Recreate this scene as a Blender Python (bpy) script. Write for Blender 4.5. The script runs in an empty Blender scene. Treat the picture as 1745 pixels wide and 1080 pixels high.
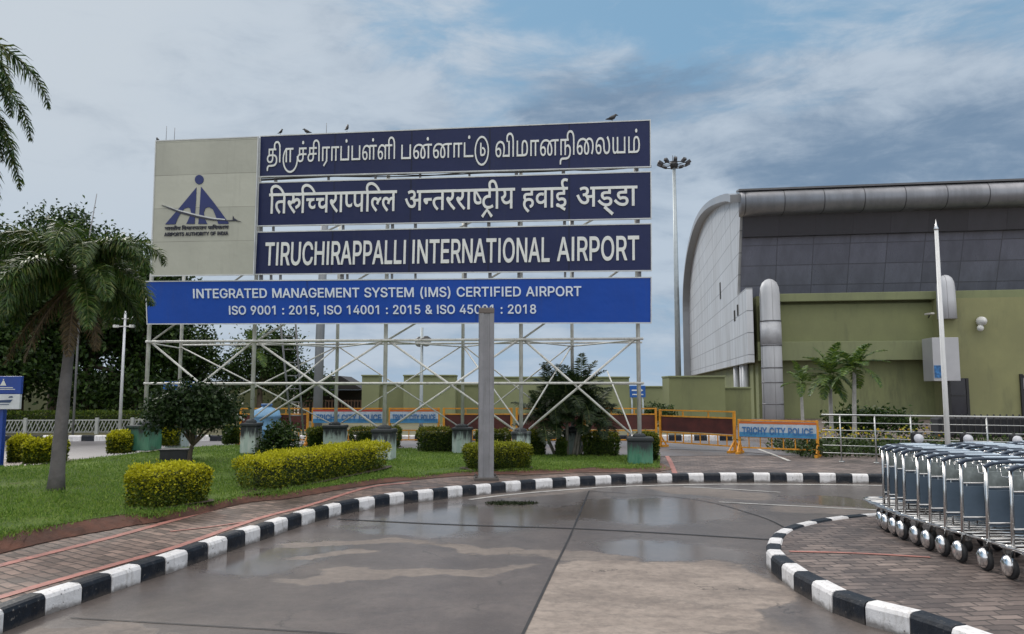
import bpy, bmesh, math, random
import numpy as np
from mathutils import Vector, Matrix
from mathutils.geometry import delaunay_2d_cdt
random.seed(7)
RNG = np.random.default_rng(11)
SC = bpy.context.scene
C = SC.collection
R = math.radians
PI = math.pi

# ------------------------------------------------------------------ camera
F = 1300.0                      # focal length in photo pixels (photo 1745 wide)
CAMH = 1.6
TILT = math.atan(125.0 / F)
cam = bpy.data.objects.new('camera', bpy.data.cameras.new('camera'))
C.objects.link(cam)
cam.location = (0, 0, CAMH)
cam.rotation_euler = (PI / 2 + TILT, 0, 0)
cam.data.sensor_width = 36.0
cam.data.lens = 36.0 * F / 1745.0
cam.data.clip_end = 5000
SC.camera = cam

# ------------------------------------------------------------------ light
SUN_EL, SUN_AZ = R(34), R(-38)       # azimuth measured from +Y towards +X
sun = bpy.data.objects.new('sun', bpy.data.lights.new('sun', 'SUN'))
C.objects.link(sun)
sun.data.energy = 1.5
sun.data.angle = R(14)
sun.data.color = (1.0, 0.95, 0.88)
sd = Vector((math.sin(SUN_AZ) * math.cos(SUN_EL), math.cos(SUN_AZ) * math.cos(SUN_EL), math.sin(SUN_EL)))
sun.rotation_euler = sd.to_track_quat('Z', 'Y').to_euler()
sun.location = (-20, 20, 40)
SC.view_settings.view_transform = 'Standard'
SC.view_settings.look = 'None'
SC.view_settings.exposure = 0.0
SC.view_settings.gamma = 1.0


class NT:
    """tiny helper to write node trees"""
    def __init__(s, tree):
        s.t = tree
        s.n = tree.nodes
        s.l = tree.links

    def new(s, typ, **kw):
        nd = s.n.new(typ)
        for k, v in kw.items():
            setattr(nd, k, v)
        return nd

    def put(s, sock, v):
        if isinstance(v, bpy.types.NodeSocket):
            s.l.new(v, sock)
        else:
            sock.default_value = v

    def math(s, op, a, b=0.0, c=0.0, clamp=False):
        nd = s.new('ShaderNodeMath', operation=op, use_clamp=clamp)
        s.put(nd.inputs[0], a); s.put(nd.inputs[1], b); s.put(nd.inputs[2], c)
        return nd.outputs[0]

    def vmath(s, op, a, b=(0, 0, 0)):
        nd = s.new('ShaderNodeVectorMath', operation=op)
        s.put(nd.inputs[0], a); s.put(nd.inputs[1], b)
        return nd.outputs['Value'] if op in ('LENGTH', 'DOT_PRODUCT', 'DISTANCE') else nd.outputs[0]

    def mix(s, f, a, b, blend='MIX'):
        nd = s.new('ShaderNodeMix', data_type='RGBA', blend_type=blend)
        s.put(nd.inputs[0], f)
        s.put(nd.inputs[6], a if isinstance(a, bpy.types.NodeSocket) else (*a[:3], 1))
        s.put(nd.inputs[7], b if isinstance(b, bpy.types.NodeSocket) else (*b[:3], 1))
        return nd.outputs[2]

    def noise(s, vec, scale, detail=4, rough=0.55, dist=0.0):
        nd = s.new('ShaderNodeTexNoise')
        if vec is not None:
            s.l.new(vec, nd.inputs['Vector'])
        nd.inputs['Scale'].default_value = scale
        nd.inputs['Detail'].default_value = detail
        nd.inputs['Roughness'].default_value = rough
        nd.inputs['Distortion'].default_value = dist
        return nd.outputs[0]

    def step(s, v, a, b, lo=0.0, hi=1.0):
        nd = s.new('ShaderNodeMapRange', interpolation_type='SMOOTHSTEP')
        s.put(nd.inputs[0], v)
        for i, x in enumerate((a, b, lo, hi)):
            s.put(nd.inputs[i + 1], x)
        return nd.outputs[0]

    def mapping(s, vec, loc=(0, 0, 0), rot=(0, 0, 0), scale=(1, 1, 1), typ='POINT'):
        nd = s.new('ShaderNodeMapping', vector_type=typ)
        s.l.new(vec, nd.inputs[0])
        nd.inputs[1].default_value = loc
        nd.inputs[2].default_value = rot
        nd.inputs[3].default_value = scale
        return nd.outputs[0]


# ------------------------------------------------------------------ world: sky with clouds
def dirpix(px, py):
    x = (px - 872.5) / F; y = (540.0 - py) / F
    return Vector((x, math.cos(TILT) - y * math.sin(TILT), math.sin(TILT) + y * math.cos(TILT)))


OVERHEAD = 3.0
def build_world():
    w = bpy.data.worlds.new('World'); SC.world = w
    w.use_nodes = True
    n = NT(w.node_tree)
    bg = n.n['Background']
    sky = n.new('ShaderNodeTexSky', sky_type='NISHITA')
    sky.sun_disc = False
    sky.sun_elevation = SUN_EL
    sky.sun_rotation = SUN_AZ
    sky.dust_density = 2.2; sky.ozone_density = 1.5; sky.air_density = 1.1
    tc = n.new('ShaderNodeTexCoord')
    d = tc.outputs['Generated']
    sep = n.new('ShaderNodeSeparateXYZ'); n.l.new(d, sep.inputs[0])
    x, y, z = sep.outputs
    # clouds live on a flat layer overhead: project the direction onto it
    zz = n.math('ADD', n.math('MAXIMUM', z, 0.0), 0.16)
    cx = n.math('DIVIDE', x, zz); cy = n.math('DIVIDE', y, zz)
    comb = n.new('ShaderNodeCombineXYZ'); n.put(comb.inputs[0], cx); n.put(comb.inputs[1], cy)
    lay = comb.outputs[0]
    n1 = n.noise(n.mapping(lay, (3.1, 1.7, 0)), 0.75, 7, 0.58, 0.5)
    n2 = n.noise(n.mapping(lay, (9.3, 4.2, 2.0), scale=(1, 1.25, 1)), 1.9, 8, 0.6, 0.4)
    n3 = n.noise(n.mapping(lay, (1.3, 8.2, 5.0)), 4.5, 6, 0.6, 0.3)
    # azimuth / elevation for the large banks
    az = n.math('ARCTAN2', x, y)
    el = n.math('ARCSINE', z)

    def bank(px, py, rx, ry, amp):
        v = dirpix(px, py).normalized()
        a0, e0 = math.atan2(v.x, v.y), math.asin(v.z)
        wob = n.math('MULTIPLY', n.math('SUBTRACT', n2, 0.5), 0.45)
        da = n.math('DIVIDE', n.math('ADD', n.math('SUBTRACT', az, a0), wob), rx)
        de = n.math('DIVIDE', n.math('ADD', n.math('SUBTRACT', el, e0), n.math('MULTIPLY', wob, 0.35)), ry)
        r2 = n.math('ADD', n.math('MULTIPLY', da, da), n.math('MULTIPLY', de, de))
        return n.math('MULTIPLY', n.math('EXPONENT', n.math('MULTIPLY', r2, -1.0)), amp)

    def total(lst):
        s_ = None
        for b in lst:
            k = bank(*b)
            s_ = k if s_ is None else n.math('ADD', s_, k)
        return s_
    ae = n.new('ShaderNodeCombineXYZ'); n.put(ae.inputs[0], az); n.put(ae.inputs[1], el)
    n4 = n.noise(n.mapping(ae.outputs[0], (2.3, 5.1, 0), scale=(1.0, 3.2, 1)), 4.2, 8, 0.62, 0.6)
    n5 = n.noise(n.mapping(ae.outputs[0], (7.7, 1.9, 3), (0, 0, -.12), (1.0, 2.4, 1)), 9.0, 7, 0.62, 0.5)
    # how much of the blue is covered
    cov = total([(60, 150, .55, .36, .80), (1620, 250, .42, .12, .50), (1060, 150, .15, .045, .30),
                 (1300, 430, .40, .12, .32), (200, 400, .3, .1, .4), (1600, 60, .3, .07, .10), (860, 60, .3, .16, -.22), (1300, 60, .25, .07, -.12), (1400, 170, .3, .02, -.12)])
    cov = n.math('ADD', cov, n.math('ADD', n.math('MULTIPLY', n4, 0.95), n.math('MULTIPLY', n5, 0.35)))
    mask = n.step(cov, 0.60, 1.02)
    # cloud tone: darker bellies, brighter thin parts; brighter towards the hidden sun
    dark = total([(1640, 245, .34, .07, .40), (1050, 150, .15, .035, .42), (1330, 330, .3, .05, .15), (150, 175, .3, .05, .16), (330, 60, .25, .08, .10), (60, 100, .3, .25, -.30), (215, 365, .10, .03, -.5), (1180, 370, .12, .05, -.3)])
    tone = n.math('ADD', n.math('ADD', n.math('MULTIPLY', n4, 0.85), n.math('MULTIPLY', n5, 0.85)), n.math('SUBTRACT', n.math('MULTIPLY', n3, 0.15), dark))
    tone = n.step(tone, 0.36, 1.12)
    K = 10.0
    cl = n.mix(tone, (0.175 * K, 0.26 * K, 0.38 * K), (0.50 * K, 0.58 * K, 0.675 * K))
    glow = bank(40, 40, .36, .26, 0.40)
    cl = n.mix(glow, cl, (0.70 * K, 0.72 * K, 0.73 * K))
    skyb = n.mix(1.0, sky.outputs[0], (0.62, 0.74, 0.80), 'MULTIPLY')
    hz = n.step(el, 0.0, 0.22, 1.0, 0.0)
    base = n.mix(n.math('MULTIPLY', hz, 0.75), n.mix(0.85, skyb, (0.235 * K, 0.42 * K, 0.61 * K)), (0.41 * K, 0.53 * K, 0.68 * K))
    col = n.mix(n.math('MULTIPLY', mask, 0.94), base, cl)
    # overcast vault overhead is brighter than near the horizon
    up = n.math('ADD', n.step(el, 0.52, 1.1, 1.0, OVERHEAD), n.step(y, 0.1, -0.6, 0.0, 0.9))
    col = n.mix(n.math('MULTIPLY', n.math('SUBTRACT', up, 1.0), 0.75, clamp=True), col, (0.645 * K, 0.62 * K, 0.59 * K))
    hsv = n.new('ShaderNodeHueSaturation')
    n.put(hsv.inputs['Color'], col); n.put(hsv.inputs['Value'], up)
    n.l.new(hsv.outputs[0], bg.inputs[0])
    bg.inputs[1].default_value = 0.1


build_world()

# ------------------------------------------------------------------ pixel <-> place helpers
def at(px, py, Y):
    d = dirpix(px, py); s = Y / d.y
    return Vector((d.x * s, Y, CAMH + d.z * s))


def G(px, py, z=0.0):
    d = dirpix(px, py); s = (z - CAMH) / d.z
    return Vector((d.x * s, d.y * s, z))


def lz(x, y):
    """height of the gently mounded lawn"""
    return 0.17 + 0.14 * min(1, max(0, (-x - 1.5) / 6.0))


def GL(px, py):
    z = 0.2
    for _ in range(6):
        p = G(px, py, z); z = lz(p.x, p.y)
    return G(px, py, z)


def PZ(px, py, Y):
    return at(px, py, Y).z


# ------------------------------------------------------------------ object helpers
def obj(name, me, parent=None, loc=None):
    o = bpy.data.objects.new(name, me); C.objects.link(o)
    if parent: o.parent = parent
    if loc is not None: o.location = loc
    return o


def tag(o, label=None, cat=None, group=None, kind=None):
    if label: o['label'] = label
    if cat: o['category'] = cat
    if group: o['group'] = group
    if kind: o['kind'] = kind
    return o


def thing(name, label, cat, loc=(0, 0, 0), rotz=0.0, group=None, kind=None):
    o = bpy.data.objects.new(name, None); C.objects.link(o)
    o.empty_display_size = 0.2
    o.location = loc; o.rotation_euler = (0, 0, rotz)
    return tag(o, label, cat, group, kind)


CHILD = {}
def copy_tree(o, parent=None):
    c = o.copy(); C.objects.link(c)
    if parent: c.parent = parent
    for ch in CHILD.get(o.name, []):
        copy_tree(bpy.data.objects[ch], c)
    return c


def index_children():
    CHILD.clear()
    for o in C.objects:
        if o.parent: CHILD.setdefault(o.parent.name, []).append(o.name)


class MB:
    """mesh builder: collects shapes, then links them as ONE mesh object"""
    def __init__(s):
        s.v = []; s.f = []; s.m = []; s.sm = []; s.mi = 0; s.uv = {}

    def add(s, vs, fs, smooth=False):
        b = len(s.v)
        s.v.extend([tuple(p) for p in vs])
        for f in fs:
            s.f.append(tuple(b + i for i in f)); s.m.append(s.mi); s.sm.append(smooth)

    def box(s, c, size, rz=0.0, bev=0.0):
        hx, hy, hz = size[0] / 2, size[1] / 2, size[2] / 2
        M = Matrix.Rotation(rz, 3, 'Z'); c = Vector(c)
        if bev <= 0:
            vs = [c + M @ Vector((a * hx, b * hy, d * hz)) for d in (-1, 1) for b in (-1, 1) for a in (-1, 1)]
            s.add(vs, [(0, 2, 3, 1), (4, 5, 7, 6), (0, 1, 5, 4), (2, 6, 7, 3), (0, 4, 6, 2), (1, 3, 7, 5)])
        else:
            bm = bmesh.new(); bmesh.ops.create_cube(bm, size=1)
            for v in bm.verts: v.co = Vector((v.co.x * size[0], v.co.y * size[1], v.co.z * size[2]))
            bmesh.ops.bevel(bm, geom=bm.edges[:], offset=bev, segments=2, profile=0.6, affect='EDGES')
            bm.verts.index_update()
            s.add([c + M @ v.co for v in bm.verts], [[v.index for v in f.verts] for f in bm.faces])
            bm.free()

    def hexa(s, lo, hi):
        """lo/hi: 4 corners each, counter-clockwise from above"""
        s.add(list(lo) + list(hi), [(3, 2, 1, 0), (4, 5, 6, 7), (0, 1, 5, 4), (1, 2, 6, 5), (2, 3, 7, 6), (3, 0, 4, 7)])

    def tube(s, pts, r, n=8, cap=True, closed=False):
        pts = [Vector(p) for p in pts]; k = len(pts)
        rs = r if isinstance(r, (list, tuple)) else [r] * k
        vs = []; up = None
        for i, p in enumerate(pts):
            if closed: t = pts[(i + 1) % k] - pts[i - 1]
            else: t = pts[min(i + 1, k - 1)] - pts[max(i - 1, 0)]
            t.normalize()
            if up is None:
                up = Vector((0, 0, 1)) if abs(t.z) < 0.9 else Vector((1, 0, 0))
            a = t.cross(up)
            if a.length < 1e-4: a = t.orthogonal()
            a.normalize(); b = a.cross(t).normalized(); up = b
            for j in range(n):
                q = 2 * PI * j / n
                vs.append(p + (a * math.cos(q) + b * math.sin(q)) * rs[i])
        fs = []
        for i in range(k if closed else k - 1):
            i2 = (i + 1) % k
            for j in range(n):
                j2 = (j + 1) % n
                fs.append((i * n + j, i * n + j2, i2 * n + j2, i2 * n + j))
        s.add(vs, fs, True)
        if cap and not closed:
            b = len(s.v) - len(vs)
            for ring in (range(n - 1, -1, -1), range((k - 1) * n, k * n)):
                s.f.append(tuple(b + i for i in ring)); s.m.append(s.mi); s.sm.append(False)

    def bar(s, a, b, w, h=None):
        """rectangular bar from a to b"""
        a = Vector(a); b = Vector(b); t = (b - a).normalized()
        up = Vector((0, 0, 1)) if abs(t.z) < 0.95 else Vector((0, 1, 0))
        x = t.cross(up).normalized(); y = x.cross(t).normalized()
        h = h or w
        q = [(-1, -1), (1, -1), (1, 1), (-1, 1)]
        s.hexa([a + x * i * w / 2 + y * j * h / 2 for i, j in q], [b + x * i * w / 2 + y * j * h / 2 for i, j in q])

    def lathe(s, prof, c=(0, 0, 0), n=16, axis='Z', smooth=True):
        vs = []; c = Vector(c)
        for r_, z in prof:
            for j in range(n):
                q = 2 * PI * j / n
                p = Vector((r_ * math.cos(q), r_ * math.sin(q), z))
                if axis == 'X': p = Vector((p.z, p.x, p.y))
                if axis == 'Y': p = Vector((p.x, p.z, p.y))
                vs.append(c + p)
        fs = []
        for i in range(len(prof) - 1):
            for j in range(n):
                j2 = (j + 1) % n
                fs.append((i * n + j, i * n + j2, (i + 1) * n + j2, (i + 1) * n + j))
        fs.append(tuple(range(n - 1, -1, -1)))
        fs.append(tuple(range((len(prof) - 1) * n, len(prof) * n)))
        s.add(vs, fs, smooth)

    def ball(s, c, rad, n=10, m=7):
        rad = rad if isinstance(rad, (tuple, list)) else (rad,) * 3
        prof = [(max(1e-3, math.sin(PI * i / m)), -math.cos(PI * i / m)) for i in range(m + 1)]
        k = len(s.v)
        s.lathe(prof, (0, 0, 0), n)
        for i in range(k, len(s.v)):
            v = s.v[i]; s.v[i] = (c[0] + v[0] * rad[0], c[1] + v[1] * rad[1], c[2] + v[2] * rad[2])

    def build(s, name, mats, parent=None, loc=None, fixn=True):
        me = bpy.data.meshes.new(name)
        me.from_pydata(s.v, [], s.f)
        mats = mats if isinstance(mats, (list, tuple)) else [mats]
        for m in mats: me.materials.append(m)
        me.polygons.foreach_set('material_index', s.m)
        me.polygons.foreach_set('use_smooth', s.sm)
        if fixn:
            bm = bmesh.new(); bm.from_mesh(me)
            bmesh.ops.recalc_face_normals(bm, faces=bm.faces)
            bm.to_mesh(me); bm.free()
        me.update()
        return obj(name, me, parent, loc)


def quads_mesh(name, V, mat, nper=4):
    """V: (N, nper, 3) array -> one mesh of N polygons"""
    V = np.asarray(V, dtype=np.float32); N = V.shape[0]
    me = bpy.data.meshes.new(name)
    me.vertices.add(N * nper); me.loops.add(N * nper); me.polygons.add(N)
    me.vertices.foreach_set('co', V.reshape(-1))
    me.loops.foreach_set('vertex_index', np.arange(N * nper, dtype=np.int32))
    me.polygons.foreach_set('loop_start', np.arange(0, N * nper, nper, dtype=np.int32))
    me.polygons.foreach_set('loop_total', np.full(N, nper, dtype=np.int32))
    me.materials.append(mat)
    me.update(calc_edges=True)
    return me


def unit(a):
    return a / np.maximum(np.linalg.norm(a, axis=-1, keepdims=True), 1e-9)


def leaf_quads(P, D, L, W, bend=0.25):
    """leaf-shaped quads: at P, pointing along D, length L, width W"""
    N = len(P); D = unit(D)
    rnd = unit(RNG.normal(size=(N, 3)))
    S = unit(np.cross(D, rnd)); Nn = np.cross(S, D)
    L = np.broadcast_to(np.asarray(L, float).reshape(-1, 1), (N, 1)); W = np.broadcast_to(np.asarray(W, float).reshape(-1, 1), (N, 1))
    a = P; b = P + D * L * .45 + S * W * .5 + Nn * L * bend * .3
    c = P + D * L - Nn * L * bend * .4; d = P + D * L * .45 - S * W * .5 + Nn * L * bend * .3
    return np.stack([a, b, c, d], axis=1)


# ------------------------------------------------------------------ materials
MATS = {}
def mat(name, col, rough=0.6, metal=0.0, var=0.12, scale=3.0, bump=0.0, bscale=40.0, spec=0.5, dirt=None, dirt_amt=0.0, coat=0.0, foot=None, chips=None):
    if name in MATS: return MATS[name]
    m = bpy.data.materials.new(name); m.use_nodes = True
    n = NT(m.node_tree); p = n.n['Principled BSDF']
    tc = n.new('ShaderNodeTexCoord'); o = tc.outputs['Object']
    f = n.noise(o, scale, 5, 0.6)
    lo = tuple(max(0, c * (1 - var)) for c in col); hi = tuple(min(1, c * (1 + var)) for c in col)
    c_ = n.mix(n.step(f, 0.3, 0.7), lo, hi)
    if dirt:
        g = n.noise(n.mapping(o, (4, 2, 7), scale=(1, 1, 0.22)), scale * 2.6, 6, 0.72)
        c_ = n.mix(n.math('MULTIPLY', n.step(g, 0.48, 0.72), dirt_amt), c_, dirt)
    if chips:
        h = n.noise(o, 26, 4, 0.65)
        c_ = n.mix(n.step(h, 0.645, 0.67, 0.0, 0.85), c_, chips)
    if foot:                                   # mud splashed up from the road
        sz = n.new('ShaderNodeSeparateXYZ'); n.l.new(o, sz.inputs[0])
        mud = n.math('ADD', sz.outputs[2], n.math('MULTIPLY', n.math('SUBTRACT', n.noise(o, 5, 5, .7), .5), .16))
        c_ = n.mix(n.step(mud, 0.0, 0.055, 0.8, 0.0), c_, foot)
    n.put(p.inputs['Base Color'], c_)
    n.put(p.inputs['Roughness'], n.step(f, 0.2, 0.8, max(0.02, rough - 0.08), min(1, rough + 0.08)))
    p.inputs['Metallic'].default_value = metal
    p.inputs['Specular IOR Level'].default_value = spec
    p.inputs['Coat Weight'].default_value = coat
    if bump > 0:
        b = n.new('ShaderNodeBump'); b.inputs['Strength'].default_value = bump; b.inputs['Distance'].default_value = 0.02
        n.put(b.inputs['Height'], n.noise(o, bscale, 5, 0.65)); n.l.new(b.outputs[0], p.inputs['Normal'])
    MATS[name] = m
    return m


def leaf_mat(name, cols, rough=0.5, trans=0.25, topcol=None, z0=0.0, z1=1.0, spec=0.3):
    if name in MATS: return MATS[name]
    m = bpy.data.materials.new(name); m.use_nodes = True
    n = NT(m.node_tree); p = n.n['Principled BSDF']
    geo = n.new('ShaderNodeNewGeometry')
    rp = geo.outputs['Random Per Island']
    ramp = n.new('ShaderNodeValToRGB'); n.put(ramp.inputs[0], rp)
    e = ramp.color_ramp.elements
    while len(e) < len(cols): e.new(0.5)
    for i, c in enumerate(cols):
        e[i].position = i / max(1, len(cols) - 1); e[i].color = (*c, 1)
    c_ = ramp.outputs[0]
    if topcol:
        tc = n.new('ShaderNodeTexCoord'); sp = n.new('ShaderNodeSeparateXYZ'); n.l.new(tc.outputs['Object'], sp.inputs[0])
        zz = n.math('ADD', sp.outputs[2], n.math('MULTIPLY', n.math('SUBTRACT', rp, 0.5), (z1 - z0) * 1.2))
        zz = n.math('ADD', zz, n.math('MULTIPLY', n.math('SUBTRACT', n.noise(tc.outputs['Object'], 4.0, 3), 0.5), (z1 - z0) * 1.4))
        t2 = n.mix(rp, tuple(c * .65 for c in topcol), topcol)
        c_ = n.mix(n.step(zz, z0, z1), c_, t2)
    n.put(p.inputs['Base Color'], c_)
    p.inputs['Roughness'].default_value = rough
    p.inputs['Specular IOR Level'].default_value = spec
    tr = n.new('ShaderNodeBsdfTranslucent'); n.put(tr.inputs[0], c_)
    mx = n.new('ShaderNodeMixShader'); mx.inputs[0].default_value = trans
    out = n.n['Material Output']
    n.l.new(p.outputs[0], mx.inputs[1]); n.l.new(tr.outputs[0], mx.inputs[2]); n.l.new(mx.outputs[0], out.inputs[0])
    MATS[name] = m
    return m


white_pipe = mat('white_pipe_paint', (0.56, 0.56, 0.53), 0.45, 0, 0.12, 5, dirt=(0.22, 0.18, 0.15), dirt_amt=0.55)
steel = mat('stainless_steel', (0.60, 0.60, 0.60), 0.22, 1.0, 0.08, 6)
chrome = mat('chrome', (0.72, 0.72, 0.73), 0.12, 1.0, 0.05, 8)
dark_tyre = mat('black_rubber', (0.02, 0.02, 0.022), 0.7)
grey_plastic = mat('blue_grey_plastic', (0.045, 0.065, 0.10), 0.45, 0, 0.2, 9)
yellow_paint = mat('yellow_paint', (0.62, 0.27, 0.018), 0.5, 0, 0.16, 5, dirt=(0.22, 0.09, 0.02), dirt_amt=0.5)
maroon = mat('maroon_board', (0.075, 0.016, 0.012), 0.6, 0, 0.35, 3)
grey_pole = mat('grey_pole_paint', (0.22, 0.22, 0.235), 0.5, 0, 0.12, 4, dirt=(0.13, 0.13, 0.13), dirt_amt=0.5)
galv = mat('galvanised_steel', (0.36, 0.40, 0.42), 0.5, 0.4, 0.10, 3)
black_metal = mat('black_metal', (0.018, 0.018, 0.02), 0.5)
navy = None


# ------------------------------------------------------------------ ground, road, pavements
def ring_ellipse(n, p, c, rx, ry, rot, soft=0.5):
    q = n.mapping(p, (c[0], c[1], 0), (0, 0, rot), (rx, ry, 1000.0), 'TEXTURE')
    return n.step(n.vmath('LENGTH', q), 1.0 + soft * .5, 1.0 - soft * .5)


def make_road_mat():
    m = bpy.data.materials.new('wet_concrete_road'); m.use_nodes = True
    n = NT(m.node_tree); p = n.n['Principled BSDF']
    tc = n.new('ShaderNodeTexCoord'); o = tc.outputs['Object']
    flat = n.vmath('MULTIPLY', o, (1, 1, 0))
    wob = n.new('ShaderNodeTexNoise'); n.l.new(flat, wob.inputs[0]); wob.inputs['Scale'].default_value = 0.8
    wob.inputs['Detail'].default_value = 6; wob.inputs['Roughness'].default_value = 0.62
    dis = n.vmath('MULTIPLY', n.vmath('SUBTRACT', wob.outputs['Color'], (0.5, 0.5, 0.5)), (1.1, 1.5, 0))
    q = n.vmath('ADD', flat, dis)

    def blobs(lst):
        tot = None
        for (x0, y0, x1, y1, rx, soft) in lst:       # an ellipse whose long axis runs between two spots of the road
            a = G(x0, y0); b = G(x1, y1)
            c = (a + b) / 2; dlt = b - a
            e = ring_ellipse(n, q, c, dlt.length / 2, rx, math.atan2(dlt.y, dlt.x), soft)
            tot = e if tot is None else n.math('MAXIMUM', tot, e)
        return tot
    ja, jb = G(1004, 836), G(890, 1082); jt = (jb - ja).normalized()
    side = n.vmath('DOT_PRODUCT', n.vmath('SUBTRACT', flat, tuple(ja)), (-jt.y, jt.x, 0))     # > 0 right of the long joint
    slab = n.step(side, -0.01, 0.01)
    dry = n.math('MULTIPLY', blobs([(985, 1090, 1235, 962, .85, .16), (860, 1150, 1050, 960, .75, .16)]), slab)
    dry = n.math('MAXIMUM', dry, n.math('MULTIPLY', 0.72, blobs([(455, 987, 900, 966, .17, .2), (480, 948, 640, 944, .12, .3), (490, 928, 760, 922, .12, .25), (740, 925, 935, 948, .17, .2), (900, 945, 1100, 958, .2, .2),
                 (820, 846, 1010, 834, .3, .3), (1100, 830, 1330, 850, .5, .3), (1300, 868, 1490, 868, .45, .3), (1180, 1060, 1400, 1120, .5, .4), (20, 1075, 330, 1078, .12, .3)])))
    shine = blobs([(1010, 930, 1290, 955, .55, .9), (560, 902, 800, 908, .35, .9), (600, 886, 960, 874, 1.2, 1.0), (350, 985, 560, 925, .5, .9), (960, 880, 1250, 858, 1.1, 1.0), (1330, 850, 1480, 855, .5, .8), (1110, 985, 1310, 970, .2, .8)])
    fine = n.noise(flat, 14, 6, 0.7)
    big = n.noise(flat, 1.6, 6, 0.62)
    st = n.noise(n.mapping(flat, (2, 5, 0), (0, 0, .3), (0.8, 1.5, 1)), 1.7, 7, 0.68)
    wetc = n.mix(n.step(big, 0.3, 0.7), (0.085, 0.071, 0.067), (0.136, 0.114, 0.105))
    dryc = n.mix(n.step(st, 0.3, 0.7), (0.205, 0.168, 0.146), (0.31, 0.260, 0.226))
    drym = n.math('MULTIPLY', dry, n.step(st, 0.2, 0.55, 0.55, 1.0))
    wetc = n.mix(n.math('MULTIPLY', slab, 0.18), wetc, (0.17, 0.145, 0.13))
    c_ = n.mix(drym, wetc, dryc)
    c_ = n.mix(n.math('MULTIPLY', n.step(n.math('ABSOLUTE', n.math('SUBTRACT', dry, 0.5)), 0.45, 0.1), 0.35), c_, (0.06, 0.055, 0.055))   # damp rim
    c_ = n.mix(n.step(fine, 0.35, 0.75, 0.0, 0.40), c_, (0.05, 0.047, 0.046))
    # tyre tracks curving with the road, cracks and grit
    o0 = G(900, 1900); cv = n.vmath('SUBTRACT', q, tuple(o0))
    rad = n.vmath('LENGTH', n.vmath('MULTIPLY', cv, (.8, 1, 0)))
    band = n.noise(n.mapping(rad, (0, 0, 0), (0, 0, 0), (1, 1, 1)), 3.2, 4, 0.7)
    c_ = n.mix(n.step(band, 0.50, 0.66, 0.0, 0.30), c_, (0.055, 0.050, 0.050))
    vo = n.new('ShaderNodeTexVoronoi', feature='DISTANCE_TO_EDGE'); n.l.new(n.vmath('ADD', q, n.vmath('MULTIPLY', dis, (.5, .5, 0))), vo.inputs['Vector']); vo.inputs['Scale'].default_value = .42
    crk = n.math('MULTIPLY', n.step(vo.outputs[0], 0.0, 0.006, 1.0, 0.0), n.step(big, 0.48, 0.56))
    c_ = n.mix(n.math('MULTIPLY', crk, 0.75), c_, (0.03, 0.028, 0.028))
    speck = n.noise(flat, 60, 3, 0.6)
    c_ = n.mix(n.step(speck, 0.60, 0.72, 0.0, 0.6), c_, (0.24, 0.22, 0.20))
    n.put(p.inputs['Base Color'], c_)
    wet = n.math('SUBTRACT', 1.0, drym)
    sh = n.math('MULTIPLY', n.step(n.math('ADD', shine, n.math('MULTIPLY', n.math('SUBTRACT', big, .5), 1.0)), 0.15, 0.8), wet)
    rg = n.math('SUBTRACT', n.step(wet, 0.0, 1.0, 0.82, 0.37), n.math('MULTIPLY', sh, 0.22))
    rg = n.math('ADD', rg, n.math('MULTIPLY', n.math('SUBTRACT', fine, 0.5), 0.10))
    n.put(p.inputs['Roughness'], rg)
    p.inputs['Specular IOR Level'].default_value = 0.5
    b = n.new('ShaderNodeBump'); b.inputs['Distance'].default_value = 0.006
    n.put(b.inputs['Strength'], n.math('MULTIPLY', n.math('SUBTRACT', 1.0, sh), 0.35))
    n.put(b.inputs['Height'], n.noise(flat, 55, 5, 0.7)); n.l.new(b.outputs[0], p.inputs['Normal'])
    return m


def make_paver_mat(name, c1, c2, cm, sx=0.22, rot=0.5, wet=0.4):
    m = bpy.data.materials.new(name); m.use_nodes = True
    n = NT(m.node_tree); p = n.n['Principled BSDF']
    tc = n.new('ShaderNodeTexCoord'); o = n.vmath('MULTIPLY', tc.outputs['Object'], (1, 1, 0))
    wob = n.new('ShaderNodeTexNoise'); n.l.new(o, wob.inputs[0]); wob.inputs['Scale'].default_value = 5
    q = n.vmath('ADD', o, n.vmath('MULTIPLY', n.vmath('SUBTRACT', wob.outputs['Color'], (.5, .5, .5)), (.05, .05, 0)))
    br = n.new('ShaderNodeTexBrick'); n.l.new(n.mapping(q, rot=(0, 0, rot)), br.inputs[0])
    br.inputs['Scale'].default_value = 1.0
    br.inputs['Brick Width'].default_value = sx; br.inputs['Row Height'].default_value = sx / 2
    br.inputs['Mortar Size'].default_value = 0.009; br.inputs['Mortar Smooth'].default_value = 0.4
    br.inputs['Color1'].default_value = (*c1, 1); br.inputs['Color2'].default_value = (*c2, 1); br.inputs['Mortar'].default_value = (*cm, 1)
    f = n.noise(o, 1.3, 6, 0.65); g = n.noise(o, 9, 5, 0.7)
    c_ = n.mix(n.step(f, 0.35, 0.7, 0.0, 0.75), br.outputs[0], tuple(c * 0.55 for c in c1))
    c_ = n.mix(n.step(g, 0.55, 0.75, 0.0, 0.55), c_, tuple(min(1, c * 1.6) for c in c2))
    n.put(p.inputs['Base Color'], c_)
    n.put(p.inputs['Roughness'], n.math('ADD', n.step(f, 0.35, 0.7, wet + 0.3, wet), n.math('MULTIPLY', g, 0.12)))
    b = n.new('ShaderNodeBump'); b.inputs['Strength'].default_value = 0.9; b.inputs['Distance'].default_value = 0.012
    h = n.math('SUBTRACT', n.math('MULTIPLY', g, 0.5), n.math('MULTIPLY', br.outputs['Fac'], 1.0))
    n.put(b.inputs['Height'], h); n.l.new(b.outputs[0], p.inputs['Normal'])
    return m


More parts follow.
